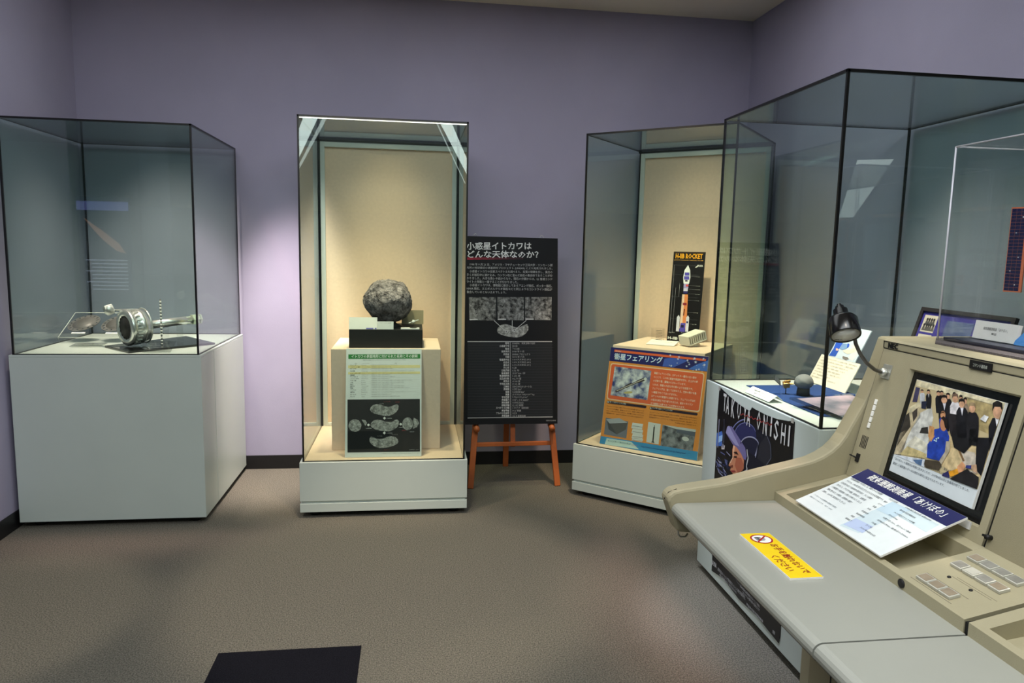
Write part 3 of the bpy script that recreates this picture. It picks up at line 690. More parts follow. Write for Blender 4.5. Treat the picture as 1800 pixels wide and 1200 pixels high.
def arc(cx, cy, rx, ry, a0, a1, n=14, rot=0):
    return [(cx+rx*math.cos(t)*math.cos(rot)-ry*math.sin(t)*math.sin(rot), cy+rx*math.cos(t)*math.sin(rot)+ry*math.sin(t)*math.cos(rot)) for t in [math.radians(a0+(a1-a0)*i/n) for i in range(n+1)]]
HB, HD, VIO, VIL = ink(40, 42, 84), ink(24, 25, 48), ink(112, 104, 150), ink(150, 146, 188)
P7('helmet_print', [(180, 510), (270, 420), (400, 450), (520, 540), (640, 620), (665, 880), (590, 1000), (430, 1090), (330, 1085), (250, 780), (215, 640)], ink(20, 21, 34), 0)
P7('helmet_print', arc(345, 620, 130, 165, 180, 360)+[(475, 660), (300, 700)], HB, 1)
L7('helmet_line', arc(345, 620, 130, 165, 185, 340), .004, ink(96, 100, 150), 2)
L7('helmet_line', arc(360, 640, 190, 230, 190, 260), .005, ink(120, 124, 170), 2)
P7('helmet_print', arc(400, 740, 110, 110, 180, 340)+[(480, 890), (350, 800)], HD, 2)
L7('helmet_line', arc(400, 740, 110, 110, 190, 345)+[(485, 800), (465, 870)], .005, ink(150, 152, 176), 3)
L7('helmet_line', [(505, 715), (470, 890)], .004, ink(150, 152, 176), 3)
L7('helmet_line', [(600, 600), (650, 720), (660, 890), (600, 985)], .004, ink(84, 86, 100), 2)
P7('helmet_print', [(600, 600), (650, 720), (660, 890), (600, 985), (490, 900), (520, 720)], ink(36, 36, 44), 1)
P7('visor_print', [(128, 510), (180, 505), (345, 770), (365, 880), (350, 930), (290, 880), (200, 740), (108, 590)], VIO, 3)
P7('visor_print', [(128, 510), (150, 500), (280, 760), (230, 740), (112, 590)], VIL, 4)
P7('face_print', [(205, 740), (245, 770), (300, 850), (335, 930), (330, 1040), (290, 1090), (205, 1110), (170, 1060), (178, 1020), (150, 1000), (165, 960), (196, 900), (190, 800)], ink(196, 130, 96), 4)
P7('face_print', [(205, 745), (225, 755), (205, 900), (180, 960), (160, 985), (165, 960), (196, 900)], ink(232, 186, 150), 5)
P7('face_print', [(240, 900), (300, 900), (330, 980), (320, 1060), (260, 1085), (225, 1000)], ink(170, 96, 70), 5)
P7('face_print', [(205, 830), (245, 822), (270, 860), (230, 850)], ink(40, 24, 22), 6)
P7('face_print', arc(232, 890, 22, 10, 0, 360), ink(30, 18, 18), 6)
P7('face_print', [(168, 1005), (205, 990), (200, 1025), (172, 1022)], ink(120, 62, 46), 6)
P7('face_print', [(178, 1062), (225, 1060), (240, 1075), (190, 1085)], ink(150, 60, 58), 6)
P7('suit_print', [(-5, 600), (60, 570), (75, 640), (60, 760), (-10, 760)], ink(70, 110, 190), 1)
P7('suit_print', [(20, 640), (70, 620), (72, 690), (20, 720)], ink(150, 190, 236), 2)
P7('suit_print', [(60, 760), (100, 750), (95, 800), (60, 800)], ink(206, 196, 190), 2)
for x in (28, 84, 95): L7('suit_print', [(x, 420), (x-12, 780)], .008, ink(130, 130, 150), 3)
P7('suit_print', [(80, 420), (100, 420), (86, 740), (66, 730)], ink(170, 170, 190), 3)
random.seed(5)
for i in range(26):
    x, y = -10+random.random()*140, 820+random.random()*280
    L7('suit_print', [(x, y), (x+25+30*random.random(), y+30+60*random.random())], .003+.004*random.random(), ink(*random.choice(((90, 96, 140), (50, 54, 96), (150, 152, 180)))), 2)
L7('cord_print', [(370, 790), (375, 850), (385, 900), (375, 950), (365, 1000), (375, 1050), (320, 1090)], .007, ink(190, 190, 190), 5)
t_ = 'TAKUYA ONISHI'
for ch, x, y, h in zip(t_, (72, 108, 172, 244, 316, 360, 0, 480, 558, 646, 692, 776, 864), (308, 340, 385, 405, 440, 484, 0, 530, 585, 612, 648, 698, 730), (188, 196, 200, 206, 210, 218, 0, 215, 222, 222, 232, 228, 232)):
    if ch == ' ': continue
    a = s.q(*z7(x, y)); w = {'I': .010}.get(ch, .030)
    text_at(s.mb('name_lettering' if x < 450 else 'surname_lettering'), ch, a, w, .075, .012, ink(206, 206, 204), s.z(8), M=M)
b = [(285+i*15, 340+i*5+16*math.sin(i*1.9)) for i in range(27)]
L7('signature_print', b, .0035, ink(150, 52, 50), 9)
# lower part of the poster
zz = lambda x, y: (1240+x/4.446, 930+y/4.446)
def P4(pts, mt, l): s.poly('lower_photo_print', [zz(*p) for p in pts], mt, l)
for x, y, w in ((58, 150, 28), (92, 190, 40)): P4([(x, y), (x+w, y+w*1.05), (x+w, y+w*1.05+50), (x, y+50)], ink(120, 120, 126), 2)
P4([(150, 245), (178, 275), (178, 325), (150, 295)], ink(52, 46, 66), 2); P4([(186, 285), (230, 330), (230, 365), (186, 315)], ink(130, 130, 136), 2)
P4([(385, 500), (420, 540), (430, 585), (390, 545)], ink(160, 160, 166), 2); P4([(450, 545), (480, 580), (520, 640), (524, 675), (452, 600)], ink(110, 110, 116), 2)
P4([(530, 798), (548, 815), (546, 840), (528, 822)], ink(150, 150, 150), 2)
L7('lower_line_print', [((x-1260)*7.06, (y-680)*7.06) for x, y in [zz(*p) for p in arc(295, 385, 46, 72, 170, 10)]], .003, ink(110, 110, 112), 2)
P4([(285, 398), (306, 402), (300, 412), (288, 408)], ink(200, 200, 204), 3)
s.text('lower_lettering', 'JAXA', *zz(66, 308), *zz(102, 340), .028, ink(206, 206, 206), 2, .02)
low = ['国際宇宙ステーションで長期滞在ミッションに挑む宇宙飛行士。', '人類の宇宙活動の新たな一歩を切り拓くために', '日本実験棟「きぼう」での科学実験をはじめ、', '第48次/第49次長期滞在クルーとして参加', 'ロボットアームの操作や船外の活動を支えます', '宇宙航空研究開発機構']
for i, (x, y, k) in enumerate(((112, 345, 1), (125, 385, .62), (130, 430, .5), (280, 470, .7), (300, 520, .62), (330, 610, .6))):
    s.text('lower_lettering', low[i], *zz(x, y), *zz(x+210*k, y+228*k), .015 if i == 0 else .011, ink(196, 196, 198), 2)
s.done(r)
for (y, z) in ((2.888, .872), (2.284, .876)): MB(mat('clear_tape', (170, 168, 160), .3), frame((XP-.0022, y, z), (0, -1, 0), (0, 0, 1))).box(-.008, .010, -.006, .012, 0, .0004).build('tape', r)

# ------------------------------------------------------------------ inside the right case
zt = .8857
BLUEC = mat('blue_cloth', (42, 66, 114), .9, nz=(120, .12), bump=(260, .2), spec=.1)
props(MB(BLUEC).box(1.427, 1.80, 2.30, 2.878, zt+.0006, zt+.004).build('blue_cloth', origin=(1.6, 2.6, zt), bevel=.001), 'flat blue cloth spread inside the right case under the grey sphere', 'cloth')
gm = thing('asteroid_probe_model', 'grey faceted ball on a dark stand with a gold probe, on the blue cloth', 'probe model', (1.562, 2.655, zt+.004))
GREYC = mat('grey_clay', (112, 114, 110), .8, nz=(12, .06), bump=(30, .1))
vs = []; bm = bmesh.new(); bmesh.ops.create_icosphere(bm, subdivisions=4, radius=1)
for v in bm.verts:
    p = v.co.normalized(); k = .0375*(1+.05*noise.noise(p*2.2))*(1-.22*max(0, -p.z)**1.2)
    vs.append((1.562+k*p.x, 2.655+k*p.y, zt+.0565+k*.92*p.z))
fs = [tuple(v.index for v in f.verts) for f in bm.faces]; bm.free()
MB(GREYC).add(vs, fs, smooth=True).build('grey_ball', gm)
MB(mat('dark_stand', (44, 44, 42), .7)).lathe([(.026, 0), (.024, .03), (.016, .034)], 20, M=Matrix.Translation((1.562, 2.655, zt+.0048))).build('stand', gm)
GOLD = mat('gold_foil', (186, 142, 74), .3, .7, nz=(60, .25), bump=(80, .6))
b = MB(GOLD, frame((1.503, 2.685, zt+.042), (1, -.3, .2), (.2, 1, .3))).box(-.012, .012, -.012, .012, -.010, .012).box(-.006, .018, -.004, .004, .010, .020).box(.010, .03, -.003, .003, -.002, .004)
b.build('gold_probe', gm, bevel=.002)
MB(mat('solar_cell_dark', (34, 40, 38), .3), frame((1.474, 2.690, zt+.053), (.8, .2, -.62), (.2, .75, .75))).box(-.030, .010, -.013, .013, -.001, .001).build('solar_panel', gm)
MB(mat('dark_stand', (0, 0, 0))).cyl((1.503, 2.685, zt+.0048), (1.503, 2.685, zt+.036), .002).build('probe_post', gm)
tc = thing('tent_card', 'folded white tent card standing at the edge of the blue cloth', 'label card', (1.39, 2.60, zt))
M = frame((1.352, 2.735, zt+.0045), (.0, -1, 0), (.055, 0, .038))
MB(PAPER, M).box(0, .20, 0, .040, -.0015, 0).build('front_leaf', tc)
MB(PAPER, frame((1.386, 2.735, zt+.0275), (0, -1, 0), (.03, 0, -.022))).box(0, .20, 0, .030, -.0015, 0).build('back_leaf', tc)
b = MB(ink(80, 80, 84), M); text_at(b, '小惑星探査機「はやぶさ２」', (.03, .023), .12, .008, z=.0005); text_at(b, '模型（製作：JAXA）', (.06, .009), .10, .007, z=.0005); b.build('lettering', tc)
pp = thing('photo_plate', 'clear framed photo plate lying tilted at the near end of the blue cloth', 'photo', (1.58, 2.40, zt+.004))
M = frame((1.455, 2.236, zt+.0052), (.30, .07, 0), (-.07, .25, .024))
MB(glass('plate_acrylic', (.80, .82, .84, 1), 1)).box(0, .30, 0, .245, 0, .007, M=M).build('clear_plate', pp, bevel=.001)
MB(mat('printed_pale_cloud', (74, 80, 92), .5, nz=(9, 0), rgb2=(164, 146, 156)), M).box(.02, .28, .02, .225, .0075, .0078).build('photo_print', pp)
# text board with photo
L = math.hypot(.12, .247); M = frame((1.765, 2.972, zt+.0045), (0, -1, 0), (.12, 0, .247))
r = thing('information_board', 'white board with blue-suited people photo above text, leaning inside the right case', 'information board', (1.77, 2.83, zt+.004))
CREAMP = ink(238, 234, 214)
MB(CREAMP, M).box(0, .285, 0, .135, -.004, 0).build('text_sheet', r); MB(ink(196, 212, 222), M).box(.052, .245, .133, .284, -.004, 0).build('photo_sheet', r)
b = MB(ink(150, 146, 130), M)
tx = ['はやぶさ２プロジェクトチームの記念の写真。世界で初めて', '小惑星から試料を持ち帰った初代に続き、二番目の挑戦と', 'なる探査機は、新しい工夫を重ねて旅立ちました。', '数々の困難を乗り越えて地球へ帰還しています。', 'この展示では、実際の機体の模型と解説を', 'あわせて紹介しています。ぜひご覧ください。', '協力：宇宙科学研究所の皆さん', '撮影は相模原キャンパスにて行われました']
for i, t in enumerate(tx): text_at(b, t, (.012, .118-i*.0135), .26*len(t)/27, .0075, z=.0006)
b.build('body_lettering', r)
b = MB(None, M); BL = ink(36, 86, 200)
b.poly([(.055, .215), (.085, .225), (.105, .205), (.10, .172), (.062, .168)], .0006, BL); b.poly([(.060, .168), (.105, .172), (.103, .14), (.056, .137)], .0006, ink(40, 84, 180))
b.poly([(.106, .205), (.15, .208), (.148, .185), (.125, .176), (.104, .178)], .0008, ink(120, 156, 200)); b.poly([(.138, .21), (.152, .208), (.158, .195), (.148, .188)], .0010, BL)
b.poly([(.078, .178), (.098, .176), (.102, .168), (.085, .166)], .0010, ink(220, 178, 160)); b.poly([(.130, .176), (.17, .185), (.205, .20), (.215, .18), (.175, .163), (.14, .168)], .0008, ink(214, 212, 196))
b.poly([(.150, .150), (.185, .15), (.20, .143), (.18, .136), (.155, .14)], .0008, ink(120, 116, 112)); b.poly([(.165, .205), (.215, .215), (.235, .17), (.225, .14), (.19, .15), (.20, .18)], .0006, ink(224, 222, 214))
b.build('photo_print', r)
MB(PAPER).prism([(1.80, zt+.0046), (1.86, zt+.0046), (1.862, zt+.19)], 0, .003, M=Matrix(((1, 0, 0, 0), (0, 0, 1, 2.83), (0, 1, 0, 0), (0, 0, 0, 1)))).build('back_strut', r)
# framed group photo
r = thing('picture_frame', 'dark framed panel of small photos on purple, behind the acrylic cover', 'picture frame', (2.05, 2.5, zt))
M = frame((2.01, 2.735, zt+.005), (0, -1, 0), (.11, 0, .36)); W, H = .48, .372
b = MB(mat('dark_frame', (30, 26, 30), .5), M).box(0, W, 0, .016, -.01, .006).box(0, W, H-.016, H, -.01, .006).box(0, .016, .016, H-.016, -.01, .006).box(W-.016, W, .016, H-.016, -.01, .006); b.build('frame', r, bevel=.001)
MB(ink(46, 42, 120), M).box(.014, W-.014, .014, H-.014, -.008, -.002).build('backing_print', r)
b = MB(None, M); random.seed(11)
for (u, v, w, h) in ((.03, .27, .075, .072), (.03, .185, .075, .075), (.03, .10, .075, .075), (.03, .02, .075, .07)):
    b.box(u, u+w, v, v+h, -.002, -.0012, ink(176, 172, 160))
    for i in range(9): 
        x = u+.012+.0065*i+.004*random.random(); y = v+.018+.024*(i % 2)
        b.poly([(x+.006*math.cos(a*.785), y+.012+.007*math.sin(a*.785)) for a in range(8)], -.0008, ink(30, 30, 32)); b.poly([(x-.008, y-.012), (x+.008, y-.012), (x+.005, y+.006), (x-.005, y+.006)], -.0009, ink(70, 70, 72))
b.box(.16, .30, .20, .33, -.002, -.0012, ink(70, 84, 120)); b.box(.20, .33, .03, .17, -.002, -.0011, ink(60, 70, 110)); b.box(.32, .42, .22, .33, -.002, -.0012, ink(118, 120, 96)); b.build('small_photo_print', r)
MB(mat('dark_frame', (0, 0, 0)), M).box(.2, .28, .0, .25, -.014, -.010).build('back_strut', r)

# ------------------------------------------------------------------ easel with the asteroid board
WOOD = mat('orange_wood', (176, 92, 42), .5, nz=(5, .22), bump=(60, .08))
er = thing('easel', 'orange wooden easel holding the black asteroid board', 'easel', (.61, 4.3, 0))
def beam(mb, p0, p1, w, t, side=(1, 0, 0)):
    p0 = Vector(p0); p1 = Vector(p1); d = p1-p0; L = d.length; v = d/L; u = Vector(side); u = (u-v*u.dot(v)).normalized(); M = frame(p0, u, v); return mb.box(-w/2, w/2, 0, L, -t/2, t/2, M=M)
beam(MB(WOOD), (.347, 4.202, .001), (.470, 4.44, 1.50), .036, .024).build('front_leg', er, bevel=.003)
beam(MB(WOOD), (.890, 4.214, .001), (.740, 4.44, 1.50), .036, .024).build('front_leg', er, bevel=.003)
beam(MB(WOOD), (.618, 4.640, .001), (.605, 4.462, 1.48), .036, .022).build('rear_leg', er, bevel=.003)
beam(MB(WOOD), (.362, 4.248, .262), (.868, 4.258, .262), .024, .020, side=(0, 0, 1)).build('cross_bar', er, bevel=.002)
MB(WOOD).box(.46, .75, 4.44, 4.462, 1.46, 1.49).build('head_block', er, bevel=.002)
beam(MB(WOOD), (.612, 4.265, .24), (.606, 4.450, 1.46), .030, .014).build('centre_bar', er, bevel=.002)
for x, y in ((.382, 4.215), (.847, 4.22)): MB(WOOD).cyl((x, y+.06, .372), (x, y-.015, .366), .017, .017, 16).build('peg', er)
M = frame((.306, 4.222, .394), (.576, .006, -.002), (-.008, .168, 1.132))
BOARDK = mat('black_board_print', (17, 18, 21), .5, nz=(4, .05), spec=.2)
s_al = dict(heading_rule='heading_lettering', pointer_print='photo_print', asteroid_print='photo_print', table_lettering='table_print', table_rule='table_print')
QB = [(819, 412.5), (974.5, 418.5), (980, 750), (817, 752)]
r, s = board('display_board', 'tall black display board about the asteroid standing on the wooden easel', 'display board', M, .576, 1.144, .007, mat('board_edge', (40, 40, 42), .6), BOARDK, quad=QB)
s.alias = s_al
WT = ink(222, 222, 220)
s.text('heading_lettering', '小惑星イトカワは', 822, 436.5, 931, 437.5, .047, WT, 2, .018)
s.text('heading_lettering', 'どんな天体なのか？', 823, 451, 943, 452.5, .047, WT, 2, .018)
for i in range(8): s.poly('heading_rule', [(821+i*12, 449.5+i*.1), (833+i*12, 449.6+i*.1), (833+i*12, 454.2), (821+i*12, 454)], ink(150-16*i, 28-2*i, 50-4*i), 0)
body = ['1998 年 9 月 26 日、アメリカ・マサチューセッツ工科大学・リンカーン研', '究所の地球接近小惑星研究プロジェクト (LINEAR) により発見されました。', '小惑星イトカワの反射スペクトルを調べると、石質の特徴を示し、鉄分の', '多くが岩石中に溶け込み、カンラン石に富んだ岩石の集合体であることが分', 'かりました。大きな角レキ岩からなり、隕石の分類からは、LL 普通コンド', 'ライトの特徴と一致することが分かりました。', '小惑星イトカワは、博物館に展示してあるアエンデ隕石、ポッター隕石、', 'NWA 隕石、ヌエボメルクリオ隕石などと同じようなコンドライト隕石が', '集合しているともいえるでしょう。']
for i, t in enumerate(body):
    y = 464.2+i*6.05; ind = i in (0, 2, 6); x1 = {5: 909, 8: 889}.get(i, 966.5)
    s.text('body_lettering', t, 827 if ind else 822, y, x1, y+(x1-822)*.02, .0165, ink(186, 186, 186), 1)
for k, (a, b_) in enumerate(((825.5, 871.5), (874, 919), (921, 966))):
    s.poly('photo_print', [(a, 519.5+k*.3), (b_, 519.8+k*.3), (b_+.5, 561.5), (a+.7, 560.5)], ROCKPIC2, 1)
    s.quad('photo_print', a+1, 558.4, a+15, 560.2, ink(214, 214, 214), 3)
for pts in ([(826, 530), (838, 545), (833, 561), (827, 561)], [(834, 552), (848, 545), (846, 560), (832, 561)], [(884, 520), (888, 528), (882, 536), (878, 526)], [(910, 548), (917, 546), (918, 561), (910, 561)], [(938, 546), (946, 540), (952, 552), (942, 560)], [(948, 550), (962, 556), (960, 561), (946, 561)]):
    s.poly('photo_print', pts, rockmat('printed_boulder_pale', (110, 110, 108), (176, 176, 174), 50), 2)
peanut(s, 'asteroid_print', 900.5, 580, 54, 25, ROCKPIC, 1)
for x0, y0, x1, y1 in ((868.5, 561.5, 889, 581), (899.5, 561.5, 899.5, 581), (923.5, 561.5, 903, 579.5)): s.line('pointer_print', x0, y0, x1, y1, .003, ink(200, 200, 200), 2)
for x, y in ((889.5, 581.5), (903.5, 579)): s.quad('pointer_print', x-2, y-2, x+2, y+2, ink(210, 210, 210), 3); s.quad('pointer_print', x-1.1, y-1.1, x+1.1, y+1.1, ink(70, 70, 70), 4)
s.poly('table_print', [(823, 600), (968, 600), (972, 738), (823, 739)], ink(24, 26, 30), 0)
s.line('table_rule', 823, 599, 968, 599.6, .004, ink(190, 190, 190), 1); s.line('table_rule', 823, 739.5, 971.5, 737.5, .004, ink(190, 190, 190), 1); s.line('table_rule', 896.5, 600, 898.5, 738, .002, ink(200, 200, 200), 2)
tab = [('符号', '1998SF36　発見当時の名前'), ('小惑星番号', '25143'), ('軌道', 'アポロ群'), ('発見年月', '1998 年 9 月'), ('発見者', 'LINEAR プロジェクト'), ('元期', '2012 年 7 月'), ('軌道長半径', '1.324 天文単位 (AU)'), ('近日点', '0.953 天文単位 (AU)'), ('遠日点', '1.695 天文単位 (AU)'), ('離心率', '0.28'), ('公転周期', '1.52 年'), ('軌道速度', '25.37 km / 秒'), ('軌道傾斜角', '1.622 度'), ('近日点引数', '162.79 度'), ('昇交点', '69.08 度'), ('平均近点角', '19.02 度'), ('三軸径', '535×294×209 メートル'), ('表面積', '0.393 km²'), ('体積', '0.018378 km³'), ('質量', '(3.510±0.105)×10¹⁰ kg'), ('平均密度', '1.90±0.13 g/cm³'), ('表面重力', '0.07 ~ 0.1 mm/s²'), ('脱出速度', '0.0002 km/s'), ('自転周期', '12.132 時間'), ('スペクトル分類', 'S タイプ（岩石質）'), ('絶対等級', '19.2 等級'), ('アルベド反射率', '0.53'), ('表面温度', '206 K 最高温度')]
for i, (a, b_) in enumerate(tab):
    y = 604.4+i*4.93; xm = 894.5+i*.055
    wa = 3.3*len(a); s.text('table_lettering', a, xm-wa, y, xm, y, .0135, ink(206, 206, 206), 1, .015)
    wb = sum(1.75 if ord(c) < 256 else 3.1 for c in b_); s.text('table_lettering', b_, xm+5.5, y, xm+5.5+wb, y, .0125, ink(170, 170, 172), 1)
    s.line('table_rule', 824, y+1.1, 970, y+1, .0008, ink(62, 66, 70), 1)
s.text('credit_lettering', '相模原市立博物館', 960, 745.5, 977, 745.5, .008, ink(150, 150, 150), 1)
s.done(r)
for u in (.065, .475): 
    p = M @ Vector((u, 1.144, -.003)); MB(STEELR).tube([p+Vector((-.012, 0, -.004)), p+Vector((-.009, 0, .012)), p+Vector((0, 0, .016)), p+Vector((.009, 0, .010)), p+Vector((.012, 0, -.004))], .0016, 6).build('wire_hook', r)

# ------------------------------------------------------------------ control desk
BEIGE = mat('desk_beige_plastic', (166, 158, 130), .55, nz=(6, .03), bump=(420, .10))
BEIGED = mat('desk_beige_panel', (148, 140, 113), .6, nz=(6, .03), bump=(420, .10))
TOPG = mat('desk_grey_laminate', (160, 161, 152), .32, nz=(4, .02), bump=(500, .04))
GAP = mat('black_gap', (10, 9, 10), .6, nz=(20, .1))
SCREEN = mat('dark_screen_glass', (12, 13, 16), .18, nz=(10, .1))
YE, YN = 1.995, .62
cd = thing('control_desk', 'beige control desk with sloping monitor bay and grey desktop in the near corner', 'control desk', (1.4, 1.4, 0))
XZ = lambda y: Matrix(((1, 0, 0, 0), (0, 0, -1, y), (0, 1, 0, 0), (0, 0, 0, 1)))   # local (x, z) drawing, extruded toward -y
prof = [(.768, .690), (.762, .706), (.767, .722), (.783, .734), (.81, .740), (.944, .757), (1.073, .788), (1.186, .812), (1.225, .822), (1.258, .836), (1.285, .853), (1.308, .875), (1.326, .900), (1.342, .932), (1.384, 1.012), (1.415, 1.098), (1.447, 1.205), (2.10, 1.205), (2.10, .03), (1.27, .03), (1.27, .60), (.86, .600), (.806, .606), (.796, .614)]
MB(BEIGE).prism(prof, 0, .062, M=XZ(2.058)).build('end_panel', cd, bevel=.008)
def slab(y1, y0, name):
    nose = [(.795+.02*math.cos(a), .680+.02*math.sin(a)) for a in [math.radians(90+180*i/8) for i in range(9)]]
    MB(TOPG).prism(nose+[(1.105, .66), (1.105, .70)], 0, y1-y0, M=XZ(y1)).build(name, cd, label=None)
slab(1.994, 1.217, 'desktop'); slab(1.212, YN, 'desktop')
MB(GAP).box(.80, 1.10, 1.212, 1.217, .661, .697).box(.806, 1.27, YN, 1.994, .640, .6605).build('underside_strip', cd)
b = MB(BEIGE)
mid = lambda x: .728+(x-1.105)*.219
b.prism([(1.105, .64), (1.105, .728), (1.335, .778), (1.335, .64)], 0, 1.442-1.224, M=XZ(1.442))
b.prism([(1.105, .64), (1.105, .728), (1.122, mid(1.122)), (1.122, .64)], 0, 1.994-1.442, M=XZ(1.994))
b.prism([(1.305, .64), (1.305, mid(1.305)), (1.335, .778), (1.335, .64)], 0, 1.994-1.442, M=XZ(1.994))
b.prism([(1.122, .64), (1.122, mid(1.122)), (1.305, mid(1.305)), (1.305, .64)], 0, .035, M=XZ(1.994))
b.prism([(1.122, .64), (1.122, .700), (1.305, .725), (1.305, .64)], 0, 1.959-1.442, M=XZ(1.959))
b.build('keyboard_panel', cd)
b = MB(BEIGE)
for (p, y1, y0) in (([(1.105, .64), (1.105, .728), (1.122, mid(1.122)), (1.122, .64)], 1.212, YN), ([(1.305, .64), (1.305, mid(1.305)), (1.335, .778), (1.335, .64)], 1.212, YN), ([(1.122, .64), (1.122, mid(1.122)), (1.305, mid(1.305)), (1.305, .64)], 1.212, 1.18), ([(1.122, .64), (1.122, .700), (1.305, .725), (1.305, .64)], 1.18, YN)):
    b.prism(p, 0, y1-y0, M=XZ(y1))
b.build('keyboard_tray', cd)
MB(GAP).box(1.108, 1.33, 1.212, 1.224, .64, .724).build('gap_strip', cd)
MB(GAP).cyl((1.1055, 1.411, .714), (1.1025, 1.411, .714), .0105, .0105, 20).build('jack_hole', cd)
# keys, two screws
KF = frame((1.105, 0, .728), (0, -1, 0), (.230, 0, .050))
KEYB, KEYW, KEYK = mat('key_brown', (150, 136, 116), .3, nz=(30, .15)), mat('key_clear_rim', (190, 188, 176), .2, nz=(20, .04)), mat('key_grey', (140, 138, 130), .3, nz=(30, .15))
def key(y, v, w=.033, h=.027, c=KEYB):
    k = MB(KEYW, KF).box(-y, -y+w, v, v+h, 0, .0075).build('key_button', cd, bevel=.0012)
    MB(c, KF).box(-y+.003, -y+w-.003, v+.003, v+h-.003, .0065, .0082).build('key_legend', k)
for i in range(3): key(1.395-i*.0348, .022, c=KEYB)
for i in range(4): key(1.409-i*.036, .118, c=(KEYK, KEYW, KEYK, KEYB)[i])
for i in range(4): key(1.416-i*.036, .166, c=(KEYB, KEYK, KEYK, KEYK)[i])
for y in (1.368, 1.305): MB(GAP, KF).cyl((-y, .083, 0), (-y, .083, .002), .004).build('screw', cd)
b = MB(ink(120, 114, 96), KF)
for q in ((-1.405, .016), (-1.405, .056)): b.box(q[0], q[0]+.125, q[1], q[1]+.0012, 0, .0004)
for q in ((-1.368, .090), (-1.36, .096)): b.box(q[0], q[0]+.11, q[1], q[1]+.0008, 0, .0004)
b.build('panel_line_print', cd)
# monitor bay: frame MF runs along -y, up the slope
SL = math.hypot(.091, .396); MF = frame((1.333, 0, .778), (0, -1, 0), (.091, 0, .396))
U = lambda y: -y
b = MB(BEIGE, MF); y0, y1, v0, v1 = 1.856, 1.472, .036, .366
for q in ((U(1.990), U(y0), 0, SL), (U(y1), U(1.450), 0, SL), (U(y0), U(y1), v1, SL), (U(y0), U(y1), 0, v0)): b.box(q[0], q[1], q[2], q[3], -.03, 0)
b.build('monitor_frame', cd)
b = MB(BEIGE, MF)
for a, c in (((U(y0), v0), (U(y0), v1)), ((U(y0), v1), (U(y1), v1)), ((U(y1), v1), (U(y1), v0)), ((U(y1), v0), (U(y0), v0))):
    mx, my = (U(y0)+U(y1))/2, (v0+v1)/2; f = .972
    p = lambda t: (mx+(t[0]-mx)*f, my+(t[1]-my)*f)
    b.add([(*a, 0.0005), (*c, 0.0005), (*p(c), -.0125), (*p(a), -.0125)], [(0, 1, 2, 3)])
b.build('monitor_bezel', cd)
MB(SCREEN, MF).box(U(1.86), U(1.468), v0-.004, v1+.004, -.03, -.013).build('screen', cd)
b = MB(BEIGED, MF).box(U(1.440), U(YN), 0, SL, -.03, 0); b.build('side_panel', cd)
MB(GAP, MF).box(U(1.450), U(1.440), 0, SL, -.03, -.006).box(U(1.995), U(1.990), 0, SL, -.03, -.003).box(U(1.995), U(YN), -.005, 0, -.03, -.001).box(U(1.993), U(YN), SL, SL+.005, -.03, -.001).build('gap_trim', cd)
MB(BEIGE).prism([(1.424, 1.179), (1.424, 1.198), (1.432, 1.205), (2.10, 1.205), (2.10, 1.17), (1.43, 1.17)], 0, 1.994-YN, M=XZ(1.994)).build('top_cover', cd, bevel=.002)
MB(GAP).box(1.4225, 1.4245, YN, 1.992, 1.1965, 1.1985).box(1.4225, 1.4245, 1.990, 1.992, 1.177, 1.1985).build('top_line', cd)
MB(BEIGED).box(1.46, 2.08, YN, 1.99, .66, 1.168).build('housing', cd)
nm = MB(GAP); text_at(nm, 'NEC', (0, 0), .042, .017, .03, z=0, M=frame((1.4232, 1.968, 1.1785), (0, -1, 0), (0, 0, 1))); text_at(nm, 'NEC', (0, 0), .042, .017, .03, z=.0025, M=frame((1.4232, 1.968, 1.1785), (0, -1, 0), (0, 0, 1)))
nm.build('maker_lettering', cd)
np_ = MB(GAP).box(1.418, 1.4225, 1.572, 1.642, 1.172, 1.194).build('name_plate', cd)
b = MB(ink(190, 196, 186)); text_at(b, 'コマンド運用卓', (0, 0), .046, .0095, .01, z=.0005, M=frame((1.4178, 1.629, 1.178), (0, -1, 0), (0, 0, 1))); b.build('name_lettering', np_)
# small controls on the monitor frame
MB(STEELR, MF).box(U(1.966), U(1.927), .318, .362, 0, .003).build('lamp_mount', cd, bevel=.001)
for i in range(5): MB(PAPER, MF).box(U(1.957), U(1.947), .162+i*.0185, .178+i*.0185, 0, .004).build('push_button', cd, bevel=.001)
b = MB(GAP, MF)
for i in range(5): b.box(U(1.968)+i*.0065, U(1.968)+i*.0065+.003, .098, .136, 0, .0006)
b.build('vent_slots', cd)
sw = MB(GAP, MF).box(U(1.966), U(1.951), .052, .078, 0, .004).build('toggle_switch', cd, bevel=.001)
MB(GAP, MF).cyl((U(1.963), .064, .003), (U(1.981), .066, .014), .0025, .002).build('toggle_lever', sw)
MB(GAP, MF).cyl((U(1.432), .028, 0), (U(1.432), .028, .014), .006).box(U(1.446), U(1.426), .0255, .0305, .006, .012).build('latch_knob', cd)
MB(ink(236, 100, 40), MF).lathe([(.016, 0), (.016, .01), (.012, .014)], 20, M=MF @ Matrix.Translation((U(1.315), .135, 0))).build('orange_button', cd)
MB(mat('plate_white', (206, 206, 204), .4), MF).box(U(1.545), U(1.494), .022, .041, 0, .004).build('white_tab', cd)
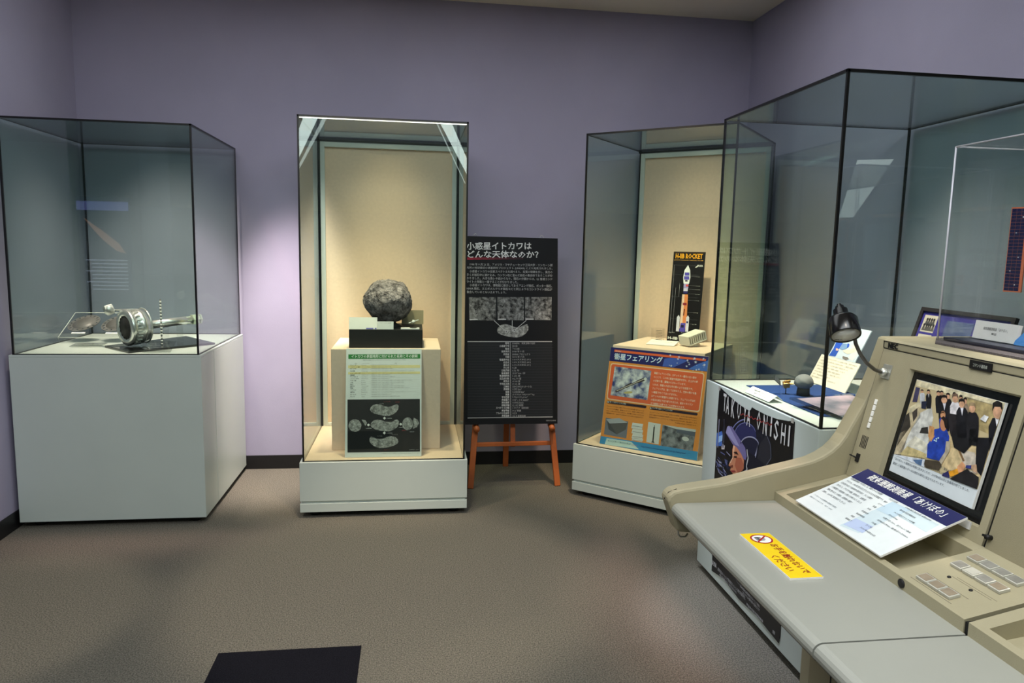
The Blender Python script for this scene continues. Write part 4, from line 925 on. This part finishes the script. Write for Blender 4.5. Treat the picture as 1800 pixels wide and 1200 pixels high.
# base
MB(BEIGED).box(1.262, 2.09, YN, 1.993, .04, .655).build('base_cabinet', cd, bevel=.002)
b = MB(GAP).box(1.2605, 1.2625, 1.872, 1.877, .04, .64).box(1.2605, 1.2625, 1.24, 1.245, .04, .64)
b.box(1.28, 2.08, YN+.02, 1.98, 0, .041); b.build('plinth_gap', cd)
b = MB(GAP)
for i in range(26): b.box(1.260, 1.2625, 1.79-i*.012, 1.796-i*.012, .10, .22)
b.build('vent_grille', cd)
MB(STEELR).tube([(.815, 2.03, .602), (.815, 2.03, .586), (.822, 2.03, .578), (.838, 2.03, .578), (.846, 2.03, .588)], .003, 8).build('hook', cd)
# scuff marks on the end panel nose
MB(mat('scuff_black', (30, 26, 22), .8)).tube([(.762, 2.024, .704), (.772, 2.018, .727), (.795, 2.012, .739)], .0012, 5).build('scuff_mark', cd)

# yellow do-not-touch sign on the desktop
M = frame((.870, 1.738, .7058), (0, -1, 0), (1, 0, 0)); YEL = ink(240, 205, 22)
r, s = board('warning_sign', 'yellow do-not-touch sign lying on the grey desktop', 'sign', M, .263, .083, .0055, PAPER, YEL, quad=[(480, 32), (893, 378), (660, 398), (280, 38)])
RED = ink(170, 30, 40)
def ring(sh, part, c, r0, r1, mt, l):
    n = 28; b = sh.mb(part)
    b.add([(c[0]+r*math.cos(2*math.pi*i/n), c[1]+r*math.sin(2*math.pi*i/n), sh.z(l)) for i in range(n) for r in (r0, r1)], [(2*i, 2*i+1, (2*i+3) % (2*n), (2*i+2) % (2*n)) for i in range(n)], mt)
c = (.040, .042); b = s.mb('symbol_print')
b.poly([(c[0]+.026*math.cos(i*.2244), c[1]+.026*math.sin(i*.2244)) for i in range(28)], s.z(0), W_)
ring(s, 'symbol_print', c, .0245, .0290, RED, 1)
for px, py, l_ in ((-.010, -.004, .016), (-.004, .0, .02), (.002, .0, .02), (.008, -.002, .017)): b.box(c[0]+px-.002, c[0]+px+.002, c[1]+py-.01, c[1]+py-.01+l_, s.z(1)-.0002, s.z(1), ink(130, 130, 134))
b.box(c[0]-.012, c[0]+.010, c[1]-.016, c[1]-.004, s.z(1)-.0002, s.z(1), ink(130, 130, 134))
BR = M @ Matrix.Translation((c[0], c[1], 0)) @ Matrix.Rotation(math.radians(-45), 4, 'Z'); b.box(-.025, .025, -.0022, .0022, s.z(2)-.0002, s.z(2), RED, M=BR)
b = s.mb('lettering'); text_at(b, 'お手を触れないで', (.074, .044), .168, .0235, .012, ink(150, 40, 30), s.z(1)); text_at(b, 'ください', (.142, .012), .086, .0225, .012, ink(150, 40, 30), s.z(1))
s.done(r)

# sloping information panel on the keyboard
M = frame((1.107, 1.880, .7425), (0, -1, 0), (.222, 0, .0895))
r, s = board('information_board', 'white information panel with navy heading propped on the control desk keyboard', 'information panel', M, .386, .238, .005, PAPER, ink(228, 234, 234), quad=[(778, 88), (1735, 550), (868, 938), (40, 392)])
NV = ink(32, 34, 88)
s.poly('heading_band', [(778, 88), (1735, 550), (1530, 640), (606, 165)], NV, 0)
b = s.mb('heading_lettering'); text_at(b, '磁気圏観測衛星「あけぼの」', (.045, .199), .30, .030, .012, W_, s.z(1), shear=.0)
PB, PB2 = ink(190, 212, 226), ink(206, 222, 228)
s.alias = dict(table_print='body_lettering')
s.poly('table_print', [(1010, 405), (1180, 485), (660, 715), (470, 640)], PB2, 0); s.poly('table_print', [(1010, 405), (1180, 485), (1010, 560), (840, 480)], PB, 1); s.poly('table_print', [(640, 570), (810, 650), (700, 715), (510, 630)], ink(186, 200, 230), 1)
s.poly('table_print', [(1180, 485), (1460, 625), (1330, 700), (1060, 545)], ink(200, 216, 222), 0)
b = s.mb('body_lettering'); tk = ink(70, 76, 86)
for i, t in enumerate(['磁気圏観測衛星「あけぼの」は、地球のオーロラを観測', 'するため、1989年2月22日に打ち上げられた科学衛星です。', '四半世紀を超えて放射線帯の観測を続け、多くの成果を', 'あげました。プラズマや電場、磁場を調べ、太陽活動', 'と地球周辺の宇宙環境との関わりを明らかにしました。', '運用に使われたこの装置は、追跡管制の業務で', '活躍し、2015年に観測を終了しました。']):
    text_at(b, t, (.014, .170-i*.0155), .150*len(t)/27, .0085, 0, tk, s.z(1))
for i, t in enumerate(['このコンソールは相模原の管制室で実際に', '使用されていたものです。（協力：JAXA）']): text_at(s.mb('note_lettering'), t, (.014, .050-i*.014), .11, .0065, 0, ink(110, 120, 130), s.z(1))
for i, (a, t) in enumerate((('打上げ日時', '1989年2月22日 8時30分'), ('場所', '鹿児島宇宙空間観測所'), ('ロケット', 'M-3SⅡ型ロケット4号機'), ('質量', '約295kg'), ('形状', '対面寸法1.26m、高さ1mの八角柱'), ('軌道高度', '近地点275km 遠地点10,500km'), ('軌道傾斜角', '75度'), ('周期', '211分'), ('運用終了', '2015年4月23日'))):
    text_at(b, a, (.185, .170-i*.0165), .0065*len(a), .0065, 0, tk, s.z(2)); text_at(b, t, (.250, .170-i*.0165), min(.125, .0058*len(t)), .0065, 0, tk, s.z(2))
s.done(r)

# photo board on the monitor screen
v0, v1 = .070, .341; M = MF @ Matrix.Translation((U(1.820), v0, -.003))
r, s = board('photo_board', 'printed photo of suited visitors in a control room, covering the dark monitor screen', 'photo', M, .309, v1-v0, .0076, PAPER, ink(216, 224, 228), quad=[(240, 75), (998, 255), (712, 1170), (5, 860)])
s.poly('photo_print', [(240, 75), (998, 255), (775, 1008), (45, 722)], ink(196, 180, 140), 0)
def Q(pts, c, l=1): s.poly('photo_print', pts, tone(*c), l)
Q([(240, 75), (998, 255), (985, 300), (235, 130)], (216, 206, 172)); Q([(650, 210), (990, 300), (930, 560), (720, 470)], (176, 158, 112))
Q([(430, 560), (560, 500), (930, 600), (790, 900), (500, 840), (430, 800)], (206, 184, 140)); Q([(600, 660), (740, 690), (800, 880), (640, 800)], (196, 186, 172), 2); Q([(596, 668), (612, 664), (655, 760), (640, 768)], (120, 92, 60), 3)
Q([(170, 320), (275, 260), (285, 310), (180, 370)], (206, 196, 164)); Q([(235, 140), (270, 150), (245, 270), (205, 270)], (70, 66, 96), 2)
Q([(178, 370), (262, 310), (275, 400), (195, 510)], (190, 176, 144), 2); Q([(205, 360), (250, 320), (248, 390), (215, 440)], (66, 60, 56), 3)
Q([(130, 400), (180, 360), (190, 480), (115, 590), (70, 660)], (60, 56, 50), 2); Q([(100, 540), (190, 490), (120, 720), (50, 720)], (196, 182, 152), 2)
Q([(275, 360), (370, 310), (385, 400), (345, 600), (330, 740), (100, 700), (190, 520)], (206, 206, 200), 2); Q([(285, 490), (340, 480), (345, 540), (268, 535)], (50, 48, 46), 3); Q([(150, 640), (230, 560), (330, 620), (320, 690)], (222, 218, 200), 3); Q([(165, 650), (280, 690), (330, 715), (320, 750), (100, 720)], (196, 180, 130), 3)
Q([(45, 722), (315, 760), (310, 825), (240, 800)], (206, 214, 224), 3); Q([(215, 765), (296, 760), (285, 815), (240, 795)], (90, 120, 160), 4)
def person(x, y, h, w, coat, skin=(206, 160, 128), hair=(30, 26, 26), l=4, shirt=None, face=1):
    hw = w*.27
    s.poly('photo_print', [(x-hw*1.1, y+h*.20), (x+hw*1.2, y+h*.21), (x+w*.55, y+h*.33), (x+w*.55, y+h*.62), (x+w*.42, y+h), (x-w*.38, y+h*.98), (x-w*.5, y+h*.6), (x-w*.52, y+h*.32)], tone(*coat), l)
    if shirt: s.poly('photo_print', [(x-hw*.5, y+h*.20), (x+hw*.6, y+h*.21), (x+hw*.1, y+h*.42)], tone(*shirt), l+1)
    s.blob('photo_print', x, y+h*.105, hw, h*.115, tone(*skin), l+1, 14)
    s.poly('photo_print', [(x-hw*1.1, y+h*.11), (x-hw, y), (x, y-h*.035), (x+hw, y), (x+hw*1.1, y+h*.12), (x+hw*.6, y+h*.05), (x-hw*.6, y+h*.05)], tone(*hair), l+2)
BK = (26, 26, 32)
person(290, 165, 120, 40, (196, 200, 206), l=3); person(345, 165, 160, 46, BK, l=3, shirt=(210, 210, 214)); Q([(285, 265), (330, 260), (322, 330), (284, 322)], (40, 44, 66), 4)
person(430, 172, 190, 52, BK, l=3); person(458, 172, 170, 48, BK, l=3); person(512, 190, 220, 56, BK, l=3); person(565, 182, 150, 44, (190, 180, 150), l=3); person(622, 205, 240, 50, (40, 40, 50), l=3); person(660, 226, 230, 50, (150, 130, 110), l=3)
person(480, 212, 300, 96, BK, l=4, shirt=(216, 214, 224)); person(574, 196, 330, 90, (226, 222, 226), hair=(110, 90, 76), l=4); Q([(520, 360), (590, 370), (580, 520), (540, 560), (525, 500)], (40, 36, 40), 5)
person(632, 240, 330, 92, BK, l=5, shirt=(210, 210, 220)); person(722, 272, 360, 100, (30, 29, 34), hair=(150, 130, 100), l=6)
person(938, 262, 640, 150, (24, 24, 30), l=6, shirt=(220, 220, 224)); Q([(826, 366), (865, 382), (838, 430), (790, 404)], (228, 230, 232), 9)
Q([(560, 420), (740, 430), (750, 520), (720, 620), (650, 700), (565, 650), (545, 560)], (24, 24, 28), 5); Q([(700, 490), (770, 480), (760, 600), (690, 640)], (34, 36, 36), 6); Q([(760, 560), (890, 560), (800, 890), (750, 830)], (22, 22, 28), 6)
Q([(355, 470), (395, 480), (400, 560), (370, 610), (345, 560)], (206, 150, 96), 6); person(470, 350, 200, 60, (40, 60, 150), l=5, skin=(196, 140, 106)); Q([(398, 500), (440, 490), (450, 470), (505, 500), (525, 560), (515, 650), (450, 770), (335, 745), (340, 630), (390, 560)], (36, 66, 164), 6)
s.blob('photo_print', 478, 455, 30, 60, ink(188, 130, 96), 7); Q([(455, 400), (480, 385), (512, 420), (505, 500), (490, 480), (480, 430)], (40, 30, 28), 8); s.blob('photo_print', 472, 375, 22, 34, ink(206, 150, 110), 7)
for x, y in ((402, 595), (418, 582), (434, 574), (416, 600)): s.blob('photo_print', x, y, 7, 7, ink(186, 220, 230), 8)
Q([(500, 600), (535, 600), (530, 680), (460, 800), (440, 770), (490, 690)], (170, 160, 140), 7); Q([(320, 760), (440, 772), (462, 800), (440, 850), (330, 830), (312, 800)], (70, 62, 50), 7)
Q([(520, 860), (600, 830), (612, 870), (540, 905)], (216, 150, 40), 7); Q([(595, 815), (640, 770), (665, 800), (650, 850), (608, 868)], (206, 150, 110), 8); Q([(470, 880), (522, 850), (530, 915), (465, 895)], (40, 40, 86), 7); Q([(560, 905), (680, 830), (780, 900), (775, 1005), (530, 920)], (34, 32, 34), 7); Q([(675, 800), (720, 800), (715, 830), (668, 824)], (50, 56, 120), 9); Q([(700, 800), (760, 790), (770, 870), (740, 860)], (196, 160, 130), 8)
cap = ['磁気圏観測衛星「あけぼの」の運用終了。停波作業の様子。最後のコマンドが送信されました。', '運用室のようす（宇宙科学研究所の相模原キャンパスの管制センターです）。', '「あけぼの」の運用は26年間に及びましたが、2015年4月23日に全運用が終了しました。', '観測した磁気圏のデータは現在も研究に役立てられています。']
b = s.mb('caption_lettering')
for i, t in enumerate(cap): text_at(b, t, (.008, .062-i*.0135), (.285, .25, .28, .2)[i], .0075, 0, ink(70, 80, 92), s.z(1))
text_at(b, 'CJAXA', (.270, .083), .024, .005, 0, ink(200, 200, 200), s.z(9))
s.done(r)

# reading lamp clamped to the monitor frame
lp = thing('reading_lamp', 'small black reading lamp on a bent metal neck at the monitor corner', 'lamp', (1.36, 1.95, 1.10))
BLK = mat('black_lamp_enamel', (14, 13, 14), .22, nz=(20, .1), spec=.6)
A0 = Vector((1.240, 1.905, 1.222)); ax = Vector((.12, .72, 1)).normalized(); q = ax.to_track_quat('Z', 'Y').to_matrix().to_4x4(); q.translation = A0
LS = q
MB(BLK).lathe([(.0365, .004), (.0415, 0), (.0425, .004), (.0415, .052), (.036, .060), (.0205, .064), (.020, .088), (.013, .092), (.012, .100), (.007, .102), (.006, .108), (.0, .110)], 36, M=LS).build('lamp_shade', lp)
MB(mat('lamp_reflector', (236, 236, 230), .4, 0, nz=(20, .05))).lathe([(.0385, .003), (.030, .012), (.018, .035), (.0, .04)], 32, M=LS).build('reflector', lp)
MB(mat('unlit_bulb', (200, 200, 194), .2)).ball(tuple(LS @ Vector((0, 0, .024))), .013, 16, 10).build('bulb', lp)
MB(BLK).box(-.012, .012, -.003, .003, .003, .006, M=LS @ Matrix.Translation((.012, -.027, 0))).build('rating_label', lp)
neck = [(1.276, 1.935, 1.238), (1.290, 1.940, 1.220), (1.296, 1.940, 1.195), (1.310, 1.935, 1.165), (1.332, 1.934, 1.138), (1.362, 1.938, 1.118), (1.385, 1.943, 1.110), (1.396, 1.946, 1.108)]
MB(mat('neck_steel', (104, 102, 98), .35, .8, nz=(60, .1))).tube(neck, .0055, 10).build('gooseneck', lp)
MB(STEELR).cyl((1.390, 1.946, 1.1095), (1.4025, 1.946, 1.107), .012, .012, 16).build('neck_socket', lp)

# ------------------------------------------------------------------ acrylic cover with the satellite on top of the desk
zc = 1.205
FELT = mat('speckled_felt', (88, 82, 84), .95, nz=(300, .4), bump=(300, .4))
props(MB(FELT).prism([(1.49, .64), (1.49, 1.86), (1.575, 1.965), (2.05, 1.965), (2.05, .64)], zc+.0006, zc+.006).build('felt_mat', origin=(1.7, 1.4, zc)), 'speckled dark felt mat under the acrylic cover on top of the desk', 'mat')
NAVYB = mat('navy_board', (28, 30, 54), .45, nz=(20, .1))
ac = thing('acrylic_cover', 'clear acrylic display cover with navy base on top of the control desk', 'display cover', (1.75, 1.5, zc+.006))
MB(NAVYB).box(1.55, 2.04, .75, 1.905, zc+.0066, zc+.016).build('base_board', ac, bevel=.002)
ax0, ax1, ay0, ay1, azt = 1.538, 2.05, .745, 1.912, 1.768
for q in ((ax0, ax0+.004, ay0, ay1), (ax1-.004, ax1, ay0, ay1), (ax0+.004, ax1-.004, ay1-.004, ay1), (ax0+.004, ax1-.004, ay0, ay0+.004)):
    MB(ACRYLIC).box(*q, zc+.0068, azt-.0045).build('clear_panel', ac)
MB(ACRYLIC).box(ax0, ax1, ay0, ay1, azt-.004, azt).build('clear_lid', ac)
PE = mat('polished_acrylic_edge', (214, 212, 222), .2, nz=(20, .03)); b = MB(PE); e = .0026
for p0, p1 in (((ax0, ay1, zc+.0092), (ax0, ay1, azt)), ((ax1, ay1, zc+.0092), (ax1, ay1, azt)), ((ax0, ay0, zc+.0092), (ax0, ay0, azt)), ((ax0, ay0, azt), (ax0, ay1, azt)), ((ax0, ay1, azt), (ax1, ay1, azt)), ((ax1, ay0, azt), (ax1, ay1, azt))): b.tube([p0, p1], e, 8)
b.build('polished_edge', ac)
M = lean((1.612, 1.868, zc+.0195), (0, -1, 0), 10)
c_ = card('name_card', 'white name card standing inside the acrylic cover', 'name card', M, .150, .052, t=.012, lines=[('磁気圏観測衛星「あけぼの」', .034, .027, .085, .0088), ('模型', .066, .015, .018, .006)])
BLU = mat('sky_blue_panel', (70, 140, 214), .5, nz=(6, .1))
M = lean((1.605, 1.714, zc+.0185), (0, -1, 0), 22)
bp = thing('blue_board', 'sky blue board leaning inside the acrylic cover, beside the name card', 'panel', (1.62, 1.6, zc+.016))
MB(BLU, M).prism([(0, 0), (.30, 0), (.30, .21), (.11, .19), (.0, .012)], -.004, 0).build('board', bp)
sat = thing('satellite_model', 'satellite model with dark blue solar panels edged in orange, under the acrylic cover', 'satellite model', (1.80, 1.62, zc+.016))
CELL = mat('solar_cells', (34, 34, 74), .25, nz=(200, .3)); ORG = mat('orange_edge', (206, 112, 74), .5, nz=(20, .05))
def paddle(M):
    p = MB(ORG, M).box(-.024, .024, 0, .245, -.003, .003).build('solar_panel', sat)
    b = MB(CELL, M)
    for i in range(24):
        for j in range(3): b.box(-.022+j*.0132, -.0095+j*.0132, .004+i*.0099, .0131+i*.0099, .0025, .0036)
    b.box(.004, .007, .02, .023, .003, .0042, PAPER).box(-.012, -.009, .06, .063, .003, .0042, PAPER).box(.006, .009, .10, .103, .003, .0042, PAPER).box(-.006, -.003, .17, .173, .003, .0042, PAPER).box(.008, .011, .215, .218, .003, .0042, PAPER); b.build('solar_cell_pattern', p)
paddle(frame((1.738, 1.880, 1.357), (.35, -.9, 0), (.0, .0, 1)) @ Matrix.Translation((.0, 0, 0)))
OCT = [(1.84+.105*math.cos(math.radians(22.5+45*i)), 1.70+.105*math.sin(math.radians(22.5+45*i))) for i in range(8)]
MB(mat('satellite_grey', (120, 138, 150), .45, .3, nz=(20, .06))).prism(OCT, 1.40, 1.575).build('octagonal_body', sat, bevel=.003)
MB(mat('satellite_dark', (40, 38, 40), .5)).prism([(1.84+(x-1.84)*1.03, 1.70+(y-1.70)*1.03) for x, y in OCT], 1.575, 1.60).box(1.765, 1.80, 1.79, 1.875, 1.44, 1.58).build('dark_band', sat)
MB(GOLD).box(1.755, 1.785, 1.835, 1.87, 1.585, 1.615).build('gold_bracket', sat); MB(GOLD).box(1.79, 1.86, 1.64, 1.76, 1.60, 1.615).build('gold_bracket', sat)
paddle(frame((1.75, 1.50, 1.357), (-.35, -.9, 0), (.0, .0, 1))); paddle(frame((1.93, 1.50, 1.357), (.35, -.9, 0), (0, 0, 1)))
MB(STEELR).cyl((1.84, 1.70, zc+.0172), (1.84, 1.70, 1.40), .008).lathe([(.06, 0), (.06, .006), (.01, .008)], 24, M=Matrix.Translation((1.84, 1.70, zc+.0168))).build('stand', sat)

# backlit panel on a stand in the hall behind the viewer; it shows as a faint reflection in the left case
def lit(name, rgb, k):
    m = mat(name, rgb, .5); b = m.node_tree.nodes['Principled BSDF']; b.inputs['Emission Color'].default_value = lin(rgb); b.inputs['Emission Strength'].default_value = k
    return m
ls = thing('backlit_panel', 'backlit panel with blue heading, faintly reflected in the left case glass', 'lit sign', (-4.2, -3.0, 0))
M = frame((-3.87, -3.0, .62), (-1, 0, 0), (0, 0, 1)); DK = lit('panel_dark_glow', (40, 44, 60), .6)
MB(DK, M).box(0, .66, 0, 1.42, -.05, 0).build('lit_face', ls)
MB(MATBLACK, M).box(.25, .41, -.61, 0, -.045, -.005).box(.08, .58, -.619, -.60, -.2, .15).build('stand', ls)
b = MB(lit('panel_blue_glow', (104, 112, 180), 1.7), M).box(0, .66, 1.24, 1.36, 0, .004); b.build('heading_band', ls)
b = MB(lit('panel_comet_glow', (190, 140, 112), 1.3), M); b.poly([(.05, .66), (.14, .80), (.32, .95), (.58, 1.14), (.46, .98), (.34, .84), (.18, .70)], .002); b.build('comet_print', ls)
b = MB(lit('panel_text_glow', (170, 180, 206), 1.5), M)
for i in range(9): b.box(.04, .50+.08*(i % 3 == 0), .56-i*.05, .575-i*.05, 0, .003)
b.build('text_line_lettering', ls)
